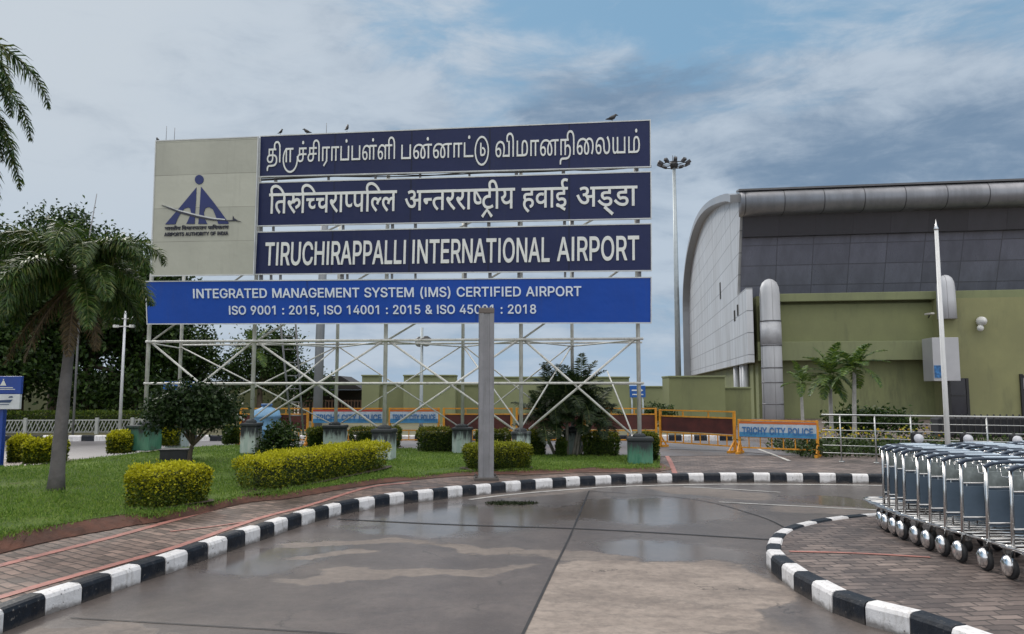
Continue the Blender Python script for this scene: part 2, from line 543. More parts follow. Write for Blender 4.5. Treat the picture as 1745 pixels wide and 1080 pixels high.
def sheet(name, pts, mat_, z=None, label=None, thick=0.0):
    """flat polygon sheet (optionally with a skirt down)"""
    bm = bmesh.new()
    vs = [bm.verts.new((p[0], p[1], p[2] if z is None else z)) for p in pts]
    f = bm.faces.new(vs); f.normal_update()
    if f.normal.z < 0: f.normal_flip()
    if thick > 0:
        k = len(vs)
        lo = [bm.verts.new((v.co.x, v.co.y, v.co.z - thick)) for v in vs]
        for i in range(k):
            bm.faces.new((vs[i], vs[(i + 1) % k], lo[(i + 1) % k], lo[i]))
    bmesh.ops.triangulate(bm, faces=[f])
    me = bpy.data.meshes.new(name); bm.to_mesh(me); bm.free()
    me.materials.append(mat_)
    o = obj(name, me); o['kind'] = 'structure'
    return o


def ribbon(name, pts, w, mat_, z=None, kind='structure'):
    """painted line / strip on the ground along pts"""
    mb = MB(); L = []; pts = [Vector(p) for p in pts]
    for i, p in enumerate(pts):
        t = pts[min(i + 1, len(pts) - 1)] - pts[max(i - 1, 0)]
        s_ = Vector((-t.y, t.x, 0)).normalized() * w / 2
        zz = p.z if z is None else z
        L += [(p.x + s_.x, p.y + s_.y, zz), (p.x - s_.x, p.y - s_.y, zz)]
    mb.add(L, [(2 * i, 2 * i + 1, 2 * i + 3, 2 * i + 2) for i in range(len(pts) - 1)])
    o = mb.build(name, mat_); o['kind'] = kind
    for pl in o.data.polygons:
        if pl.normal.z < 0: pl.flip()
    return o


def smooth_path(pts, n=6):
    """Catmull-Rom through pts"""
    P = [Vector(p) for p in pts]; P = [2 * P[0] - P[1]] + P + [2 * P[-1] - P[-2]]
    out = []
    for i in range(1, len(P) - 2):
        for k in range(n):
            t = k / n
            a, b, c, d = P[i - 1], P[i], P[i + 1], P[i + 2]
            out.append(0.5 * ((2 * b) + (c - a) * t + (2 * a - 5 * b + 4 * c - d) * t * t + (3 * b - a - 3 * c + d) * t ** 3))
    out.append(P[-2]); return out


road_m = make_road_mat()
earth_m = mat('bare_earth', (0.16, 0.13, 0.10), 0.9, 0, 0.25, 0.6, 0.5, 20)
sheet('ground', [(-1500, -60, 0), (1500, -60, 0), (1500, 3000, 0), (-1500, 3000, 0)], earth_m, -0.06)
sheet('road', [(-30, -8, 0), (16, -8, 0), (16, 16.2, 0), (-30, 16.2, 0)], road_m, 0.0)

# the big kerb: measured stone boundaries along its foot
KB = [(-165, 1146), (-75, 1112), (4, 1078), (76, 1049), (139, 1028), (189, 1010), (239, 993), (282, 979), (319, 965.5), (355, 952.5), (387, 941), (417, 930), (443, 921.5),
      (467, 913), (491, 904.5), (514, 896.5), (537, 889.5), (560, 883), (581, 877.5), (612, 871), (639, 866), (664, 862), (689, 858.5), (713, 855.5), (739, 852.5), (763, 849.5),
      (788, 846.7), (812, 844), (837, 841.5), (862, 839), (888, 836.8), (913, 834.5), (942, 832), (965, 830.5), (989, 828.8), (1015, 827.3), (1042, 825.8), (1067, 824.8), (1095, 823.9),
      (1120, 823.2), (1146, 822.5), (1174, 822), (1200, 821.7), (1228, 821.5), (1256, 821.5), (1285, 821.6), (1313, 821.8), (1341, 822), (1369, 822.2), (1397, 822.5), (1425, 822.8),
      (1453, 823.2), (1481, 823.6), (1509, 824), (1538, 824.5), (1567, 825), (1596, 825.5), (1626, 826), (1656, 826.6), (1687, 827.2), (1718, 828), (1750, 829), (1783, 830)]
KP = [G(x, y) for x, y in KB]
kerb_white = mat('kerb_white_paint', (0.70, 0.69, 0.70), 0.5, 0, 0.07, 7, 0.35, 25, dirt=(0.34, 0.32, 0.30), dirt_amt=0.7, foot=(.10, .085, .075), chips=(.10, .10, .10))
kerb_black = mat('kerb_black_paint', (0.010, 0.014, 0.022), 0.5, 0, 0.3, 7, 0.35, 25, spec=.3, dirt=(0.05, 0.05, 0.055), dirt_amt=0.5, foot=(.07, .06, .055), chips=(.16, .15, .14))


def kerb(name, pts, first_white, side, H=0.155, W=0.14, z0=-0.03, zt=0.0, group=None, jit=1.0):
    """row of painted kerb stones; pts = stone boundaries on the road-side edge; side=+1: stones lie to the left of travel"""
    root = thing(name, None, None, kind='structure')
    nrm = []
    for i in range(len(pts)):
        t = pts[min(i + 1, len(pts) - 1)] - pts[max(i - 1, 0)]
        nrm.append(Vector((-t.y, t.x, 0)).normalized() * side)
    for i in range(len(pts) - 1):
        a, b = pts[i], pts[i + 1]; t = (b - a).normalized()
        g = 0.004
        a2 = a + t * g; b2 = b - t * g
        na, nb = nrm[i], nrm[i + 1]
        dz = random.uniform(-0.006, 0.006) * jit; sh = random.uniform(-0.006, 0.006) * jit
        mb = MB(); ch = 0.035
        prof = [(0.0, z0), (0.0, H - ch + dz + zt), (ch * .35, H - ch * .3 + dz + zt), (ch, H + dz + zt), (W - .015, H + dz + zt), (W, H - .02 + dz + zt), (W, z0)]
        k = len(prof)
        vs = [a2 + na * (o + sh) + Vector((0, 0, z)) for o, z in prof] + [b2 + nb * (o + sh) + Vector((0, 0, z)) for o, z in prof]
        vs = [Vector((v.x, v.y, v.z)) for v in vs]
        fs = [(j, (j + 1) % k, k + (j + 1) % k, k + j) for j in range(k)] + [tuple(range(k)), tuple(range(2 * k - 1, k - 1, -1))]
        mb.add(vs, fs)
        mb.build('kerb_stone', kerb_white if (i % 2 == 0) == first_white else kerb_black, root)
    return root


kerb('roadside_kerb', KP, False, +1)
PLZ = 0.135
paver = make_paver_mat('wet_brick_pavers', (0.095, 0.068, 0.058), (0.270, 0.190, 0.158), (0.05, 0.04, 0.035), 0.20, 0.6, 0.36)
paver_b = make_paver_mat('grey_brick_pavers', (0.095, 0.074, 0.069), (0.240, 0.190, 0.170), (0.05, 0.042, 0.04), 0.20, -0.1, 0.34)


def offs(pts, d):
    out = []
    for i in range(len(pts)):
        t = pts[min(i + 1, len(pts) - 1)] - pts[max(i - 1, 0)]
        out.append(pts[i] + Vector((-t.y, t.x, 0)).normalized() * d)
    return out


inner = offs(KP, 0.13)
split = 40
pav = [p for p in inner[:split + 1]]
sheet('pavement', pav + [Vector((inner[split].x + .15, 22, 0)), Vector((-26, 24, 0)), Vector((-26, inner[0].y, 0))], paver, PLZ)
sheet('forecourt_pavement', inner[split:] + [Vector((30, inner[-1].y, 0)), Vector((30, 40, 0)), Vector((inner[split].x + .15, 40, 0))], paver_b, PLZ)

# back road behind the lawn, with its painted kerb
asphalt = mat('damp_asphalt', (0.125, 0.118, 0.125), 0.5, 0, 0.22, 0.8, 0.4, 30)
bk0, bk1 = G(-60, 752, PLZ), G(1275, 751, PLZ)
bdir = (bk1 - bk0).normalized()
BK = [bk0 + bdir * (0.37 * i) for i in range(int((bk1 - bk0).length / 0.37))]
sheet('back_road', [bk0 + bdir * -9 + Vector((0, 0.1, 0)), bk1 + Vector((0, .1, 0)), bk1 + Vector((0, -5.0, 0)), Vector((bk0.x - 9, 15.5, 0))], asphalt, PLZ + 0.006)
kerb('back_kerb', BK, True, +1, 0.17, 0.15, PLZ - .03 - PLZ, 0.0)
sheet('far_verge', [bk0 + bdir * -9 + Vector((0, 0.2, 0)), bk1 + Vector((0, .2, 0)), Vector((bk1.x, 36, 0)), Vector((-34, 36, 0))], mat('verge_soil', (0.10, 0.095, 0.05), 0.9, 0, 0.3, 0.7, 0.4, 8), PLZ + 0.03)

# the round island on the right
IB = [(1700, 1142), (1612, 1108), (1545, 1084), (1482, 1068), (1425, 1047), (1388, 1026), (1356, 1008), (1333, 991), (1317, 976)]
ISL = [G(x, y) for x, y in IB] + [G(x, y, 0.155) * 1.0 for x, y in [(1306, 944), (1306, 922), (1314, 909), (1331, 898), (1363, 888.5), (1402, 881.5), (1453, 875.5), (1506, 872), (1560, 870), (1640, 869), (1760, 869)]]
ISL = [Vector((p.x, p.y, 0)) for p in ISL]
dense = smooth_path(ISL, 30)
acc = [0.0]
for a, b in zip(dense, dense[1:]): acc.append(acc[-1] + (b - a).length)
stones = []; k = 0
for i in range(int(acc[-1] / 0.31) + 1):
    while k < len(acc) - 2 and acc[k + 1] < i * 0.31: k += 1
    t = (i * 0.31 - acc[k]) / max(1e-6, acc[k + 1] - acc[k]); stones.append(dense[k].lerp(dense[k + 1], t))
kerb('island_kerb', stones, True, -1)
ii = offs(stones, -0.13)
sheet('island_pavement', ii + [Vector((14, ii[-1].y, 0)), Vector((14, ii[0].y - 1.0, 0)), Vector((ii[0].x + .6, ii[0].y - 1.0, 0))], paver_b, 0.14)

# painted lines and joints
line_white = mat('worn_white_line', (0.45, 0.44, 0.42), 0.55, 0, 0.15, 3, dirt=(0.15, 0.14, 0.14), dirt_amt=0.85)
joint = mat('dark_tar_joint', (0.020, 0.019, 0.020), 0.5, 0, 0.3, 8)
def wl(name, pix, w, m_, z, n=6): return ribbon(name, smooth_path([G(x, y, z) for x, y in pix], n), w, m_, z)
wl('edge_line', [(800, 851), (860, 843.5), (942, 836), (1040, 829.5), (1150, 825.8), (1256, 824.8), (1400, 825.5), (1560, 828)], 0.09, line_white, 0.005)
wl('lane_line', [(1165, 829.5), (1240, 833), (1330, 838.5)], 0.06, line_white, 0.005)
wl('lane_line', [(1225, 855), (1330, 860.5), (1500, 869)], 0.07, line_white, 0.005)
wl('road_joint', [(1004, 836), (975, 905), (945, 967), (890, 1082), (850, 1165)], 0.022, joint, 0.004)
wl('road_joint', [(575, 884), (760, 893), (970, 900), (1130, 908), (1312, 919)], 0.05, joint, 0.0045)
wl('road_joint', [(1004, 836), (1180, 850), (1290, 878), (1345, 902)], 0.02, joint, 0.0055)
wl('road_joint', [(120, 1052), (330, 1064), (620, 1082), (900, 1105)], 0.014, joint, 0.006)
pink = mat('faded_red_line', (0.36, 0.155, 0.13), 0.6, 0, 0.2, 6, 0.3, 30, dirt=(0.16, 0.11, 0.10), dirt_amt=0.9)
wl('pavement_line', [(-120, 995), (0, 963), (186, 916), (286, 889), (401, 858), (470, 843), (560, 832)], 0.10, pink, PLZ + .005)
wl('pavement_line', [(-60, 1036), (0, 1017), (100, 988), (200, 960), (301, 931), (401, 896), (458, 878), (525, 861), (628, 830), (700, 822)], 0.09, pink, PLZ + .006)
wl('pavement_line', [(290, 905), (360, 897), (415, 889)], 0.05, pink, PLZ + .007)
wl('forecourt_line', [(1135, 774), (1143, 788), (1150, 806)], 0.09, pink, PLZ + .005)
wl('forecourt_line', [(1140, 765.5), (1200, 767), (1262, 770), (1330, 776)], 0.10, pink, PLZ + .006)
wl('forecourt_line', [(1285, 762), (1320, 775), (1345, 785)], 0.08, line_white, PLZ + .007)
wl('island_line', [(1345, 939), (1430, 941), (1500, 944), (1585, 949)], 0.055, pink, 0.146)

# ------------------------------------------------------------------ lawn
lawn_front = [(-330, 1005), (-120, 942), (0, 911), (100, 893), (220, 876), (300, 867), (420, 843), (500, 836), (640, 816), (780, 804.5), (900, 800), (1000, 797.5), (1125, 796)]
lawn_back = [(1125, 776), (1000, 775), (840, 773), (700, 764), (520, 761), (400, 758), (312, 762), (200, 776), (60, 792), (-100, 800), (-330, 812)]
_f = smooth_path([GL(x, y) for x, y in lawn_front], 14)
_f = [p + Vector((0, .07 * math.sin(p.x * 5.3) + .05 * math.sin(p.x * 13 + 1) + random.uniform(-.035, .035), 0)) for p in _f]
LP = [Vector((p.x, p.y, lz(p.x, p.y))) for p in _f] + [GL(x, y) for x, y in lawn_back]


def inside(px, py, poly):
    c = False; j = len(poly) - 1
    for i in range(len(poly)):
        xi, yi, xj, yj = poly[i].x, poly[i].y, poly[j].x, poly[j].y
        if (yi > py) != (yj > py) and px < (xj - xi) * (py - yi) / (yj - yi) + xi: c = not c
        j = i
    return c


def make_lawn_mat():
    m = bpy.data.materials.new('lawn_grass_ground'); m.use_nodes = True
    n = NT(m.node_tree); p = n.n['Principled BSDF']
    tc = n.new('ShaderNodeTexCoord'); o = tc.outputs['Object']
    f = n.noise(o, 1.1, 6, 0.65); g = n.noise(o, 22, 5, 0.7)
    c_ = n.mix(n.step(f, 0.35, 0.68), (0.075, 0.130, 0.022), (0.155, 0.225, 0.036))
    c_ = n.mix(n.step(g, 0.4, 0.7, 0.0, 0.6), c_, (0.035, 0.070, 0.013))
    c_ = n.mix(n.step(n.noise(o, 2.6, 5, 0.7), 0.60, 0.74, 0.0, 0.7), c_, (0.115, 0.10, 0.045))
    n.put(p.inputs['Base Color'], c_); p.inputs['Roughness'].default_value = 0.85
    p.inputs['Specular IOR Level'].default_value = 0.2
    b = n.new('ShaderNodeBump'); b.inputs['Strength'].default_value = 1.0; b.inputs['Distance'].default_value = 0.03
    n.put(b.inputs['Height'], n.noise(o, 45, 4, 0.7)); n.l.new(b.outputs[0], p.inputs['Normal'])
    return m


soil = mat('red_soil', (0.085, 0.036, 0.024), 0.9, 0, 0.35, 4, 0.8, 15)
soil.use_fake_user = False
lw = sheet('lawn', LP, make_lawn_mat(), None, thick=0.3)
lw.data.materials.append(soil)
for pl in lw.data.polygons:
    if abs(pl.normal.z) < .5: pl.material_index = 1
SF = smooth_path([GL(x, y + dy) for (x, y), dy in zip(lawn_front, [12, 12, 13, 9, 6, 4, 4, 4, 4, 4, 4, 4, 4])], 14)
bank = MB()
BV = []
for i, (a, b) in enumerate(zip(SF, _f)):
    for t in (0, .3, .65, 1.0):
        p = a.lerp(b, t); z = PLZ + .008 + (lz(b.x, b.y) - .004 - PLZ - .008) * (t ** .75 if t < 1 else 1)
        BV.append((p.x + random.uniform(-.015, .015), p.y + random.uniform(-.03, .03) * (t < 1), z + random.uniform(-.008, .008) * (0 < t < 1)))
bank.add(BV, [(4 * i + k, 4 * i + 4 + k, 4 * i + 5 + k, 4 * i + 1 + k) for i in range(len(SF) - 1) for k in range(3)], True)
bank.build('soil_border', soil)['kind'] = 'structure'
sheet('bare_soil', [G(q[0], q[1], PLZ) for q in [(835, 806), (930, 802), (1060, 798), (1100, 790), (1128, 790), (1146, 800), (1120, 804), (980, 806), (890, 810)]], mat('brown_soil', (0.15, 0.09, 0.065), 0.9, 0, 0.3, 4, 0.8, 15), PLZ + .009)


def build_grass():
    xs = [p.x for p in LP]; ys = [p.y for p in LP]
    P = []
    while len(P) < 70000:
        # denser towards the camera
        y = min(ys) + (max(ys) - min(ys)) * RNG.random() ** 1.7
        x = RNG.uniform(max(min(xs), -0.75 * y), max(xs))
        q = math.sin(x * 1.9 + 1.3 * math.sin(y * 1.1)) + math.sin(y * 2.7 + x * .8) + math.sin(x * 5.1 - y * 3.3) * .7 + RNG.normal() * .8
        if q > -1.35 and inside(x, y, LP): P.append((x, y, lz(x, y)))
    for _ in range(9000):                     # tufts creeping down the bare bank
        i = RNG.integers(0, len(SF)); t = 1 - RNG.random() ** 1.8 * .8
        p = SF[i].lerp(_f[i], t); z = PLZ + .008 + (lz(p.x, p.y) - .012 - PLZ) * t ** .75
        if math.sin(p.x * 3.1) + math.sin(p.x * 7.7 + 1) + RNG.normal() * .7 + (t - .5) * 4 > .6:
            P.append((p.x + RNG.normal() * .05, p.y + RNG.normal() * .02, z))
    P = np.array(P)
    D = RNG.normal(size=(len(P), 3)) * np.array([.55, .55, 0.1]) + np.array([0, 0, 1.0])
    L = RNG.uniform(.022, .055, len(P)); W = L * .28
    me = quads_mesh('grass', leaf_quads(P, D, L, W, 0.3), leaf_mat('grass_blade', [(0.080, 0.150, 0.024), (0.13, 0.225, 0.034), (0.21, 0.29, 0.05)], 0.6, 0.3))
    tag(obj('grass', me), 'short green grass covering the lawn under the airport sign', 'grass', None, 'stuff')


build_grass()
# weeds sprouting from the drain in the road
P = []
c0 = G(872, 858)
for _ in range(650):
    a = RNG.uniform(0, 2 * PI); r_ = math.sqrt(RNG.random())
    P.append((c0.x + .38 * r_ * math.cos(a), c0.y + .17 * r_ * math.sin(a), 0.0))
P = np.array(P)
me = quads_mesh('weeds', leaf_quads(P, RNG.normal(size=(len(P), 3)) * [.8, .8, .2] + [0, 0, .8], RNG.uniform(.015, .045, len(P)), .015, .3), leaf_mat('weed_leaf', [(0.012, 0.022, 0.008), (0.028, 0.045, 0.012), (0.018, 0.020, 0.010)], .6, .2))
tag(obj('weeds', me), 'low green weeds growing from a crack in the wet road', 'weeds', None, 'stuff')


# ------------------------------------------------------------------ lettering
# letter shapes as outlines: contours in thousandths of an em (x y x y ... / next contour), advance
FONT = {
    '&': ('197 -7 150 -2 110 12 78 34 54 62 39 96 34 133 37 163 47 189 85 235 140 279 216 335 237 352 255 375 262 405 258 427 245 445 226 457 201 461 168 453 145 431 137 399 145 363 169 327 204 284 438 0 364 0 171 231 121 293 87 344 78 370 75 398 79 430 91 458 109 481 134 499 165 510 200 513 235 510 266 499 290 482 308 459 320 433 324 404 315 362 291 325 256 293 154 217 110 174 100 154 97 131 100 108 109 87 124 70 143 57 166 49 193 46 223 50 251 59 301 95 321 121 336 151 346 186 349 224 408 224 405 180 397 144 371 92 345 62 333 47 305 23 271 7 234 -3', 0.448),
    '(': ('89 207 101 324 132 441 177 539 236 539 191 428 161 313 151 207 160 115 188 16 236 -96 177 -96 139 -21 111 55 95 131', 0.273),
    ')': ('37 -96 86 18 113 116 122 207 112 313 82 428 37 539 97 539 142 441 173 323 184 207 178 130 161 53 134 -22 97 -96', 0.273),
    ',': ('38 -119 68 71 137 71 84 -119', 0.188),
    '0': ('227 -7 174 1 130 24 95 62 69 113 53 178 48 254 53 330 69 395 95 447 130 484 174 508 227 516 279 508 323 484 358 447 384 395 400 330 405 254 400 178 384 113 359 62 323 24 279 1/227 50 261 56 290 74 313 103 330 144 340 194 344 254 340 314 330 365 313 405 290 435 261 453 227 460 192 453 163 435 140 405 123 365 113 314 109 254 113 194 123 144 140 103 163 74 192 56', 0.453),
    '1': ('276 509 276 0 212 0 212 448 209 448 86 358 86 427 198 509', 0.453),
    '2': ('64 0 64 47 234 229 282 282 311 327 320 371 317 397 308 419 293 436 273 449 224 460 196 457 172 447 153 433 139 413 130 390 127 362 66 362 71 405 86 442 111 473 143 496 182 511 225 516 268 511 306 497 337 474 361 445 376 411 381 372 371 318 336 259 267 180 153 60 153 57 389 57 389 0', 0.453),
    '4': ('40 105 40 158 247 509 311 509 109 166 109 163 413 163 413 105/282 0 282 121 282 146 282 318 343 318 343 0', 0.453),
    '5': ('221 -7 178 -2 140 11 108 32 83 60 66 93 60 130 122 130 127 108 138 89 173 60 221 50 250 53 276 64 298 82 314 104 324 131 328 162 324 193 314 221 297 244 275 262 248 273 218 277 167 268 128 246 67 253 96 509 366 509 366 452 151 452 134 301 136 301 178 325 229 334 263 330 294 321 321 306 345 285 364 260 379 231 388 199 391 163 385 117 369 76 343 41 309 15 268 -1', 0.453),
    '8': ('226 -7 178 -2 136 11 101 33 74 62 57 96 52 135 55 166 65 195 81 220 101 241 125 256 153 265 153 267 119 282 93 308 76 342 70 380 75 417 90 450 114 477 146 498 184 511 226 516 269 511 306 498 337 477 361 450 377 417 382 380 376 342 359 308 333 282 300 267 300 265 327 256 351 241 372 220 387 195 397 166 401 135 395 96 378 62 352 33 317 11 275 -2/226 49 258 52 285 60 307 74 323 91 333 113 337 139 333 165 322 189 305 208 283 223 256 232 226 235 196 232 169 223 147 208 130 189 119 165 115 139 119 113 129 91 145 74 167 60 195 52/226 290 274 300 293 313 307 330 316 351 319 376 316 399 308 420 294 437 275 449 226 460 177 449 159 437 145 420 136 399 133 376 136 351 145 330 159 313 178 300', 0.453),
    '9': ('226 516 271 510 310 494 343 468 368 434 384 393 389 347 385 309 373 270 315 168 200 0 130 0 301 248 307 248 287 221 257 202 218 195 175 199 137 214 106 237 83 269 68 307 64 352 69 397 85 436 110 469 143 494 182 510/226 460 199 457 174 446 154 429 138 407 129 381 125 352 129 322 138 295 154 274 174 257 199 247 226 243 254 247 279 257 299 273 314 295 324 321 327 350 324 381 314 407 299 429 279 446 254 457', 0.453),
    ':': ('95 -4 78 -1 63 9 53 24 50 41 53 59 63 73 78 83 95 87 113 83 128 73 138 59 141 41 138 24 128 9 113 -1/95 271 78 274 63 284 53 299 50 316 53 334 63 349 78 359 95 362 113 359 128 349 138 334 141 316 138 299 128 284 113 274', 0.188),
    'A': ('16 0 201 509 276 509 463 0 395 0 287 302 264 372 232 478 245 478 213 371 191 302 85 0/110 142 110 199 370 199 370 142', 0.48),
    'C': ('267 -7 205 1 150 25 104 63 70 115 48 179 40 254 48 329 70 393 104 445 150 484 205 508 267 516 340 504 373 490 402 471 427 447 448 418 463 385 473 348 408 348 389 395 357 428 315 449 267 456 223 450 184 432 150 403 125 364 109 314 103 254 109 194 125 145 151 105 184 76 223 59 267 53 315 60 357 81 389 114 408 160 473 160 463 124 448 91 428 62 402 38 373 19 341 5 305 -4', 0.51),
    'D': ('219 0 96 0 96 57 215 57 272 63 318 81 354 110 379 149 394 198 399 255 394 312 379 361 354 399 320 428 275 446 221 452 93 452 93 509 225 509 294 501 353 478 399 441 433 391 455 329 462 255 455 181 433 119 398 68 351 31 291 8/125 509 125 0 60 0 60 509', 0.502),
    'E': ('60 0 60 509 372 509 372 452 125 452 125 286 355 286 355 229 125 229 125 57 375 57 375 0', 0.419),
    'F': ('60 0 60 509 369 509 369 452 125 452 125 278 346 278 346 221 125 221 125 0', 0.41),
    'G': ('269 -7 205 1 149 25 104 64 69 116 47 179 40 254 47 329 69 393 103 445 149 484 203 508 265 516 304 513 340 504 374 489 403 469 429 445 449 416 465 384 474 349 408 349 387 393 356 427 315 448 265 456 222 450 183 432 150 404 125 364 109 314 103 254 109 194 125 145 151 105 184 76 224 59 269 53 309 57 345 71 374 93 396 123 410 160 415 202 434 199 283 199 283 256 478 256 478 200 471 141 451 91 419 50 377 19 326 0', 0.52),
    'H': ('60 0 60 509 125 509 125 289 392 289 392 509 457 509 457 0 392 0 392 232 125 232 125 0', 0.517),
    'I': ('75 0 75 509 143 509 143 0', 0.218),
    'L': ('60 0 60 509 125 509 125 57 361 57 361 0', 0.393),
    'M': ('60 0 60 509 152 509 277 187 287 159 299 123 311 84 322 49 307 49 318 83 330 121 342 158 352 187 476 509 568 509 568 0 504 0 504 291 504 327 505 369 506 413 507 457 513 457 498 409 482 363 467 322 456 291 342 0 286 0 170 291 159 321 145 361 129 408 112 457 119 457 120 416 121 372 122 328 122 291 122 0', 0.628),
    'N': ('60 0 60 509 136 509 343 183 363 151 388 107 414 55 405 54 401 108 399 157 399 195 399 509 463 509 463 0 387 0 202 290 177 331 148 381 108 452 119 454 122 384 124 328 125 291 125 0', 0.523),
    'O': ('267 -7 205 1 150 25 105 63 70 115 48 179 40 254 48 329 70 393 105 445 150 484 205 508 267 516 329 508 384 484 429 445 464 393 486 329 493 254 486 179 464 115 429 63 384 25 329 1/267 53 310 59 349 76 383 105 408 144 425 194 430 254 425 314 408 365 383 404 349 433 310 450 267 456 223 450 184 433 151 404 125 364 109 314 103 254 109 194 125 144 151 105 184 76 223 59', 0.533),
    'P': ('60 0 60 509 235 509 289 503 332 487 366 462 390 430 404 391 409 348 404 304 390 265 366 233 332 207 289 191 235 186 109 186 109 242 233 242 269 246 297 256 318 272 333 294 342 319 344 348 342 376 333 402 318 423 297 439 268 449 232 452 125 452 125 0', 0.445),
    'R': ('60 0 60 509 236 509 290 504 333 489 367 465 390 433 405 395 409 352 405 309 390 271 367 240 333 217 289 203 236 198 96 198 96 255 234 255 269 258 298 267 319 281 334 300 342 324 345 352 342 380 334 405 319 425 298 440 269 449 233 452 125 452 125 0/353 0 230 229 303 229 428 0', 0.449),
    'S': ('224 -9 172 -4 128 9 91 31 64 60 46 96 38 137 104 137 110 110 123 88 142 71 166 59 224 49 257 52 286 60 311 74 329 92 341 114 346 139 342 161 332 179 296 205 245 222 184 239 128 260 86 289 60 326 52 372 58 413 75 448 102 476 138 498 180 511 227 516 275 511 316 498 351 476 377 449 394 415 401 378 337 378 326 412 302 437 267 453 225 459 194 456 167 448 145 435 129 418 118 398 115 376 119 352 131 334 169 308 212 293 264 279 312 264 359 238 395 198 405 171 408 139 403 99 386 64 360 34 323 11 278 -4', 0.447),
    'T': ('32 452 32 509 417 509 417 452 257 452 257 0 193 0 193 452', 0.449),
    'U': ('259 -8 203 -2 154 15 114 43 85 80 66 124 60 173 60 509 124 509 124 178 128 144 141 113 160 87 187 68 220 56 259 52 298 56 331 68 357 87 377 113 389 144 393 178 393 509 457 509 457 173 451 124 433 80 403 43 363 15 315 -2', 0.517),
    'Y': ('203 0 203 208 16 509 91 509 192 344 222 292 250 230 224 230 251 293 280 344 381 509 455 509 268 208 268 0', 0.472),
    'अ': ('470 218 459 157 425 114 374 89 312 80 257 87 206 108 159 144 93 229 29 356 100 382 145 287 193 215 246 168 305 153 340 157 367 171 385 193 391 227 386 262 371 293 318 347 260 341 255 411 313 418 352 435 373 461 380 494 374 525 357 546 331 558 302 562 235 552 171 525 146 594 211 620 252 629 298 632 367 622 418 593 449 549 459 495 452 447 429 407 392 375 412 355 486 350 543 353 594 363 594 551 521 551 521 622 779 622 779 551 675 551 675 0 594 0 594 290 547 282 498 279 455 282 466 251', 0.764),
    'ई': ('271 222 213 215 161 197 118 228 82 263 58 304 50 352 60 400 87 433 141 458 221 465 314 465 314 551 0 551 0 622 505 622 505 551 395 551 395 394 211 394 167 391 145 381 134 367 130 347 134 325 144 307 174 277 222 290 275 294 343 285 398 257 435 212 447 154 437 96 406 52 356 21 289 4 350 -19 415 -40 382 -110 273 -56 176 1 123 7 83 19 57 37 48 65 51 85 62 102 78 112 101 116 143 106 194 70 219 68 281 73 328 89 356 115 366 153 360 182 342 204 312 218/293 615 258 688 247 725 243 762 254 821 288 863 337 888 398 896 457 890 504 872 482 806 446 821 405 827 370 821 344 805 328 779 323 747 326 714 337 683 375 615', 0.491),
    'क': ('777 551 452 551 452 349 505 387 569 399 628 389 675 358 706 307 716 239 712 192 701 141 681 90 651 39 579 80 602 115 620 154 632 196 636 237 631 278 617 307 593 324 562 330 508 312 452 258 452 0 371 0 371 174 312 136 272 123 226 118 180 123 138 137 100 161 71 195 52 238 46 290 52 340 70 382 101 417 164 452 244 464 296 461 339 454 333 381 293 388 249 391 198 385 159 365 135 334 127 292 135 246 158 214 190 194 228 188 270 193 307 209 371 260 371 551 0 551 0 622 777 622', 0.762),
    'च': ('649 551 545 551 545 0 465 0 465 165 403 133 364 122 317 118 247 129 191 161 153 211 141 275 144 303 154 330 185 371 38 369 38 441 331 441 367 441 389 440 382 370 350 370 298 364 257 346 230 315 221 274 228 236 250 210 281 193 317 188 363 193 403 210 465 260 465 551 0 551 0 622 649 622', 0.634),
    'ट': ('519 551 371 551 371 349 316 349 236 341 181 318 150 290 132 255 126 215 132 171 148 136 173 108 206 89 243 78 283 74 333 77 375 87 455 121 482 47 389 14 338 3 286 0 221 7 163 26 114 58 77 101 54 155 46 220 55 280 80 330 119 369 170 397 227 414 288 420 290 420 290 551 0 551 0 622 519 622', 0.504),
    'ड': ('358 222 300 215 248 197 205 228 169 263 145 304 137 352 147 400 174 433 228 458 308 465 401 465 401 551 0 551 0 622 592 622 592 551 482 551 482 394 298 394 254 391 232 381 221 367 217 347 221 325 231 307 261 277 309 290 362 294 430 285 485 257 522 212 534 154 522 93 485 44 424 11 337 0 244 11 162 44 89 95 25 158 86 207 144 148 203 107 266 82 337 74 401 83 440 109 453 152 447 183 429 205 399 218', 0.577),
    'ण': ('634 551 634 0 553 0 553 551 420 551 420 321 412 250 401 222 385 198 361 176 331 160 295 149 251 146 194 153 149 172 114 205 99 231 88 263 79 352 79 551 0 551 0 622 737 622 737 551/249 217 293 225 321 249 336 288 339 353 339 551 160 551 160 353 164 291 178 251 206 226', 0.723),
    'त': ('481 551 481 0 400 0 400 328 291 328 200 322 172 313 150 299 132 274 126 237 135 189 163 143 208 94 271 40 217 -12 132 68 96 109 69 151 51 195 45 242 48 275 59 305 93 351 125 373 163 388 211 396 272 399 400 399 400 551 0 551 0 622 584 622 584 551', 0.57),
    'ध': ('630 551 526 551 526 0 445 0 445 150 378 117 336 106 283 103 213 113 159 144 123 191 111 251 120 303 148 348 105 370 72 402 49 442 42 493 52 548 83 593 130 622 187 632 236 625 275 604 302 572 311 531 301 486 271 443 210 482 226 504 230 526 220 555 206 565 184 568 158 562 136 546 121 521 116 489 120 460 132 438 149 421 172 409 223 397 288 405 312 404 333 402 326 332 312 333 298 333 253 328 220 312 198 288 191 254 198 218 220 193 252 178 292 173 341 178 382 195 416 218 445 245 445 551 383 551 383 622 630 622', 0.615),
    'न': ('0 622 569 622 569 551 466 551 466 0 385 0 385 298 204 298 204 244 201 220 190 202 174 192 153 188 128 193 102 209 56 260 42 290 37 318 40 339 51 355 69 366 98 369 385 369 385 551 0 551', 0.555),
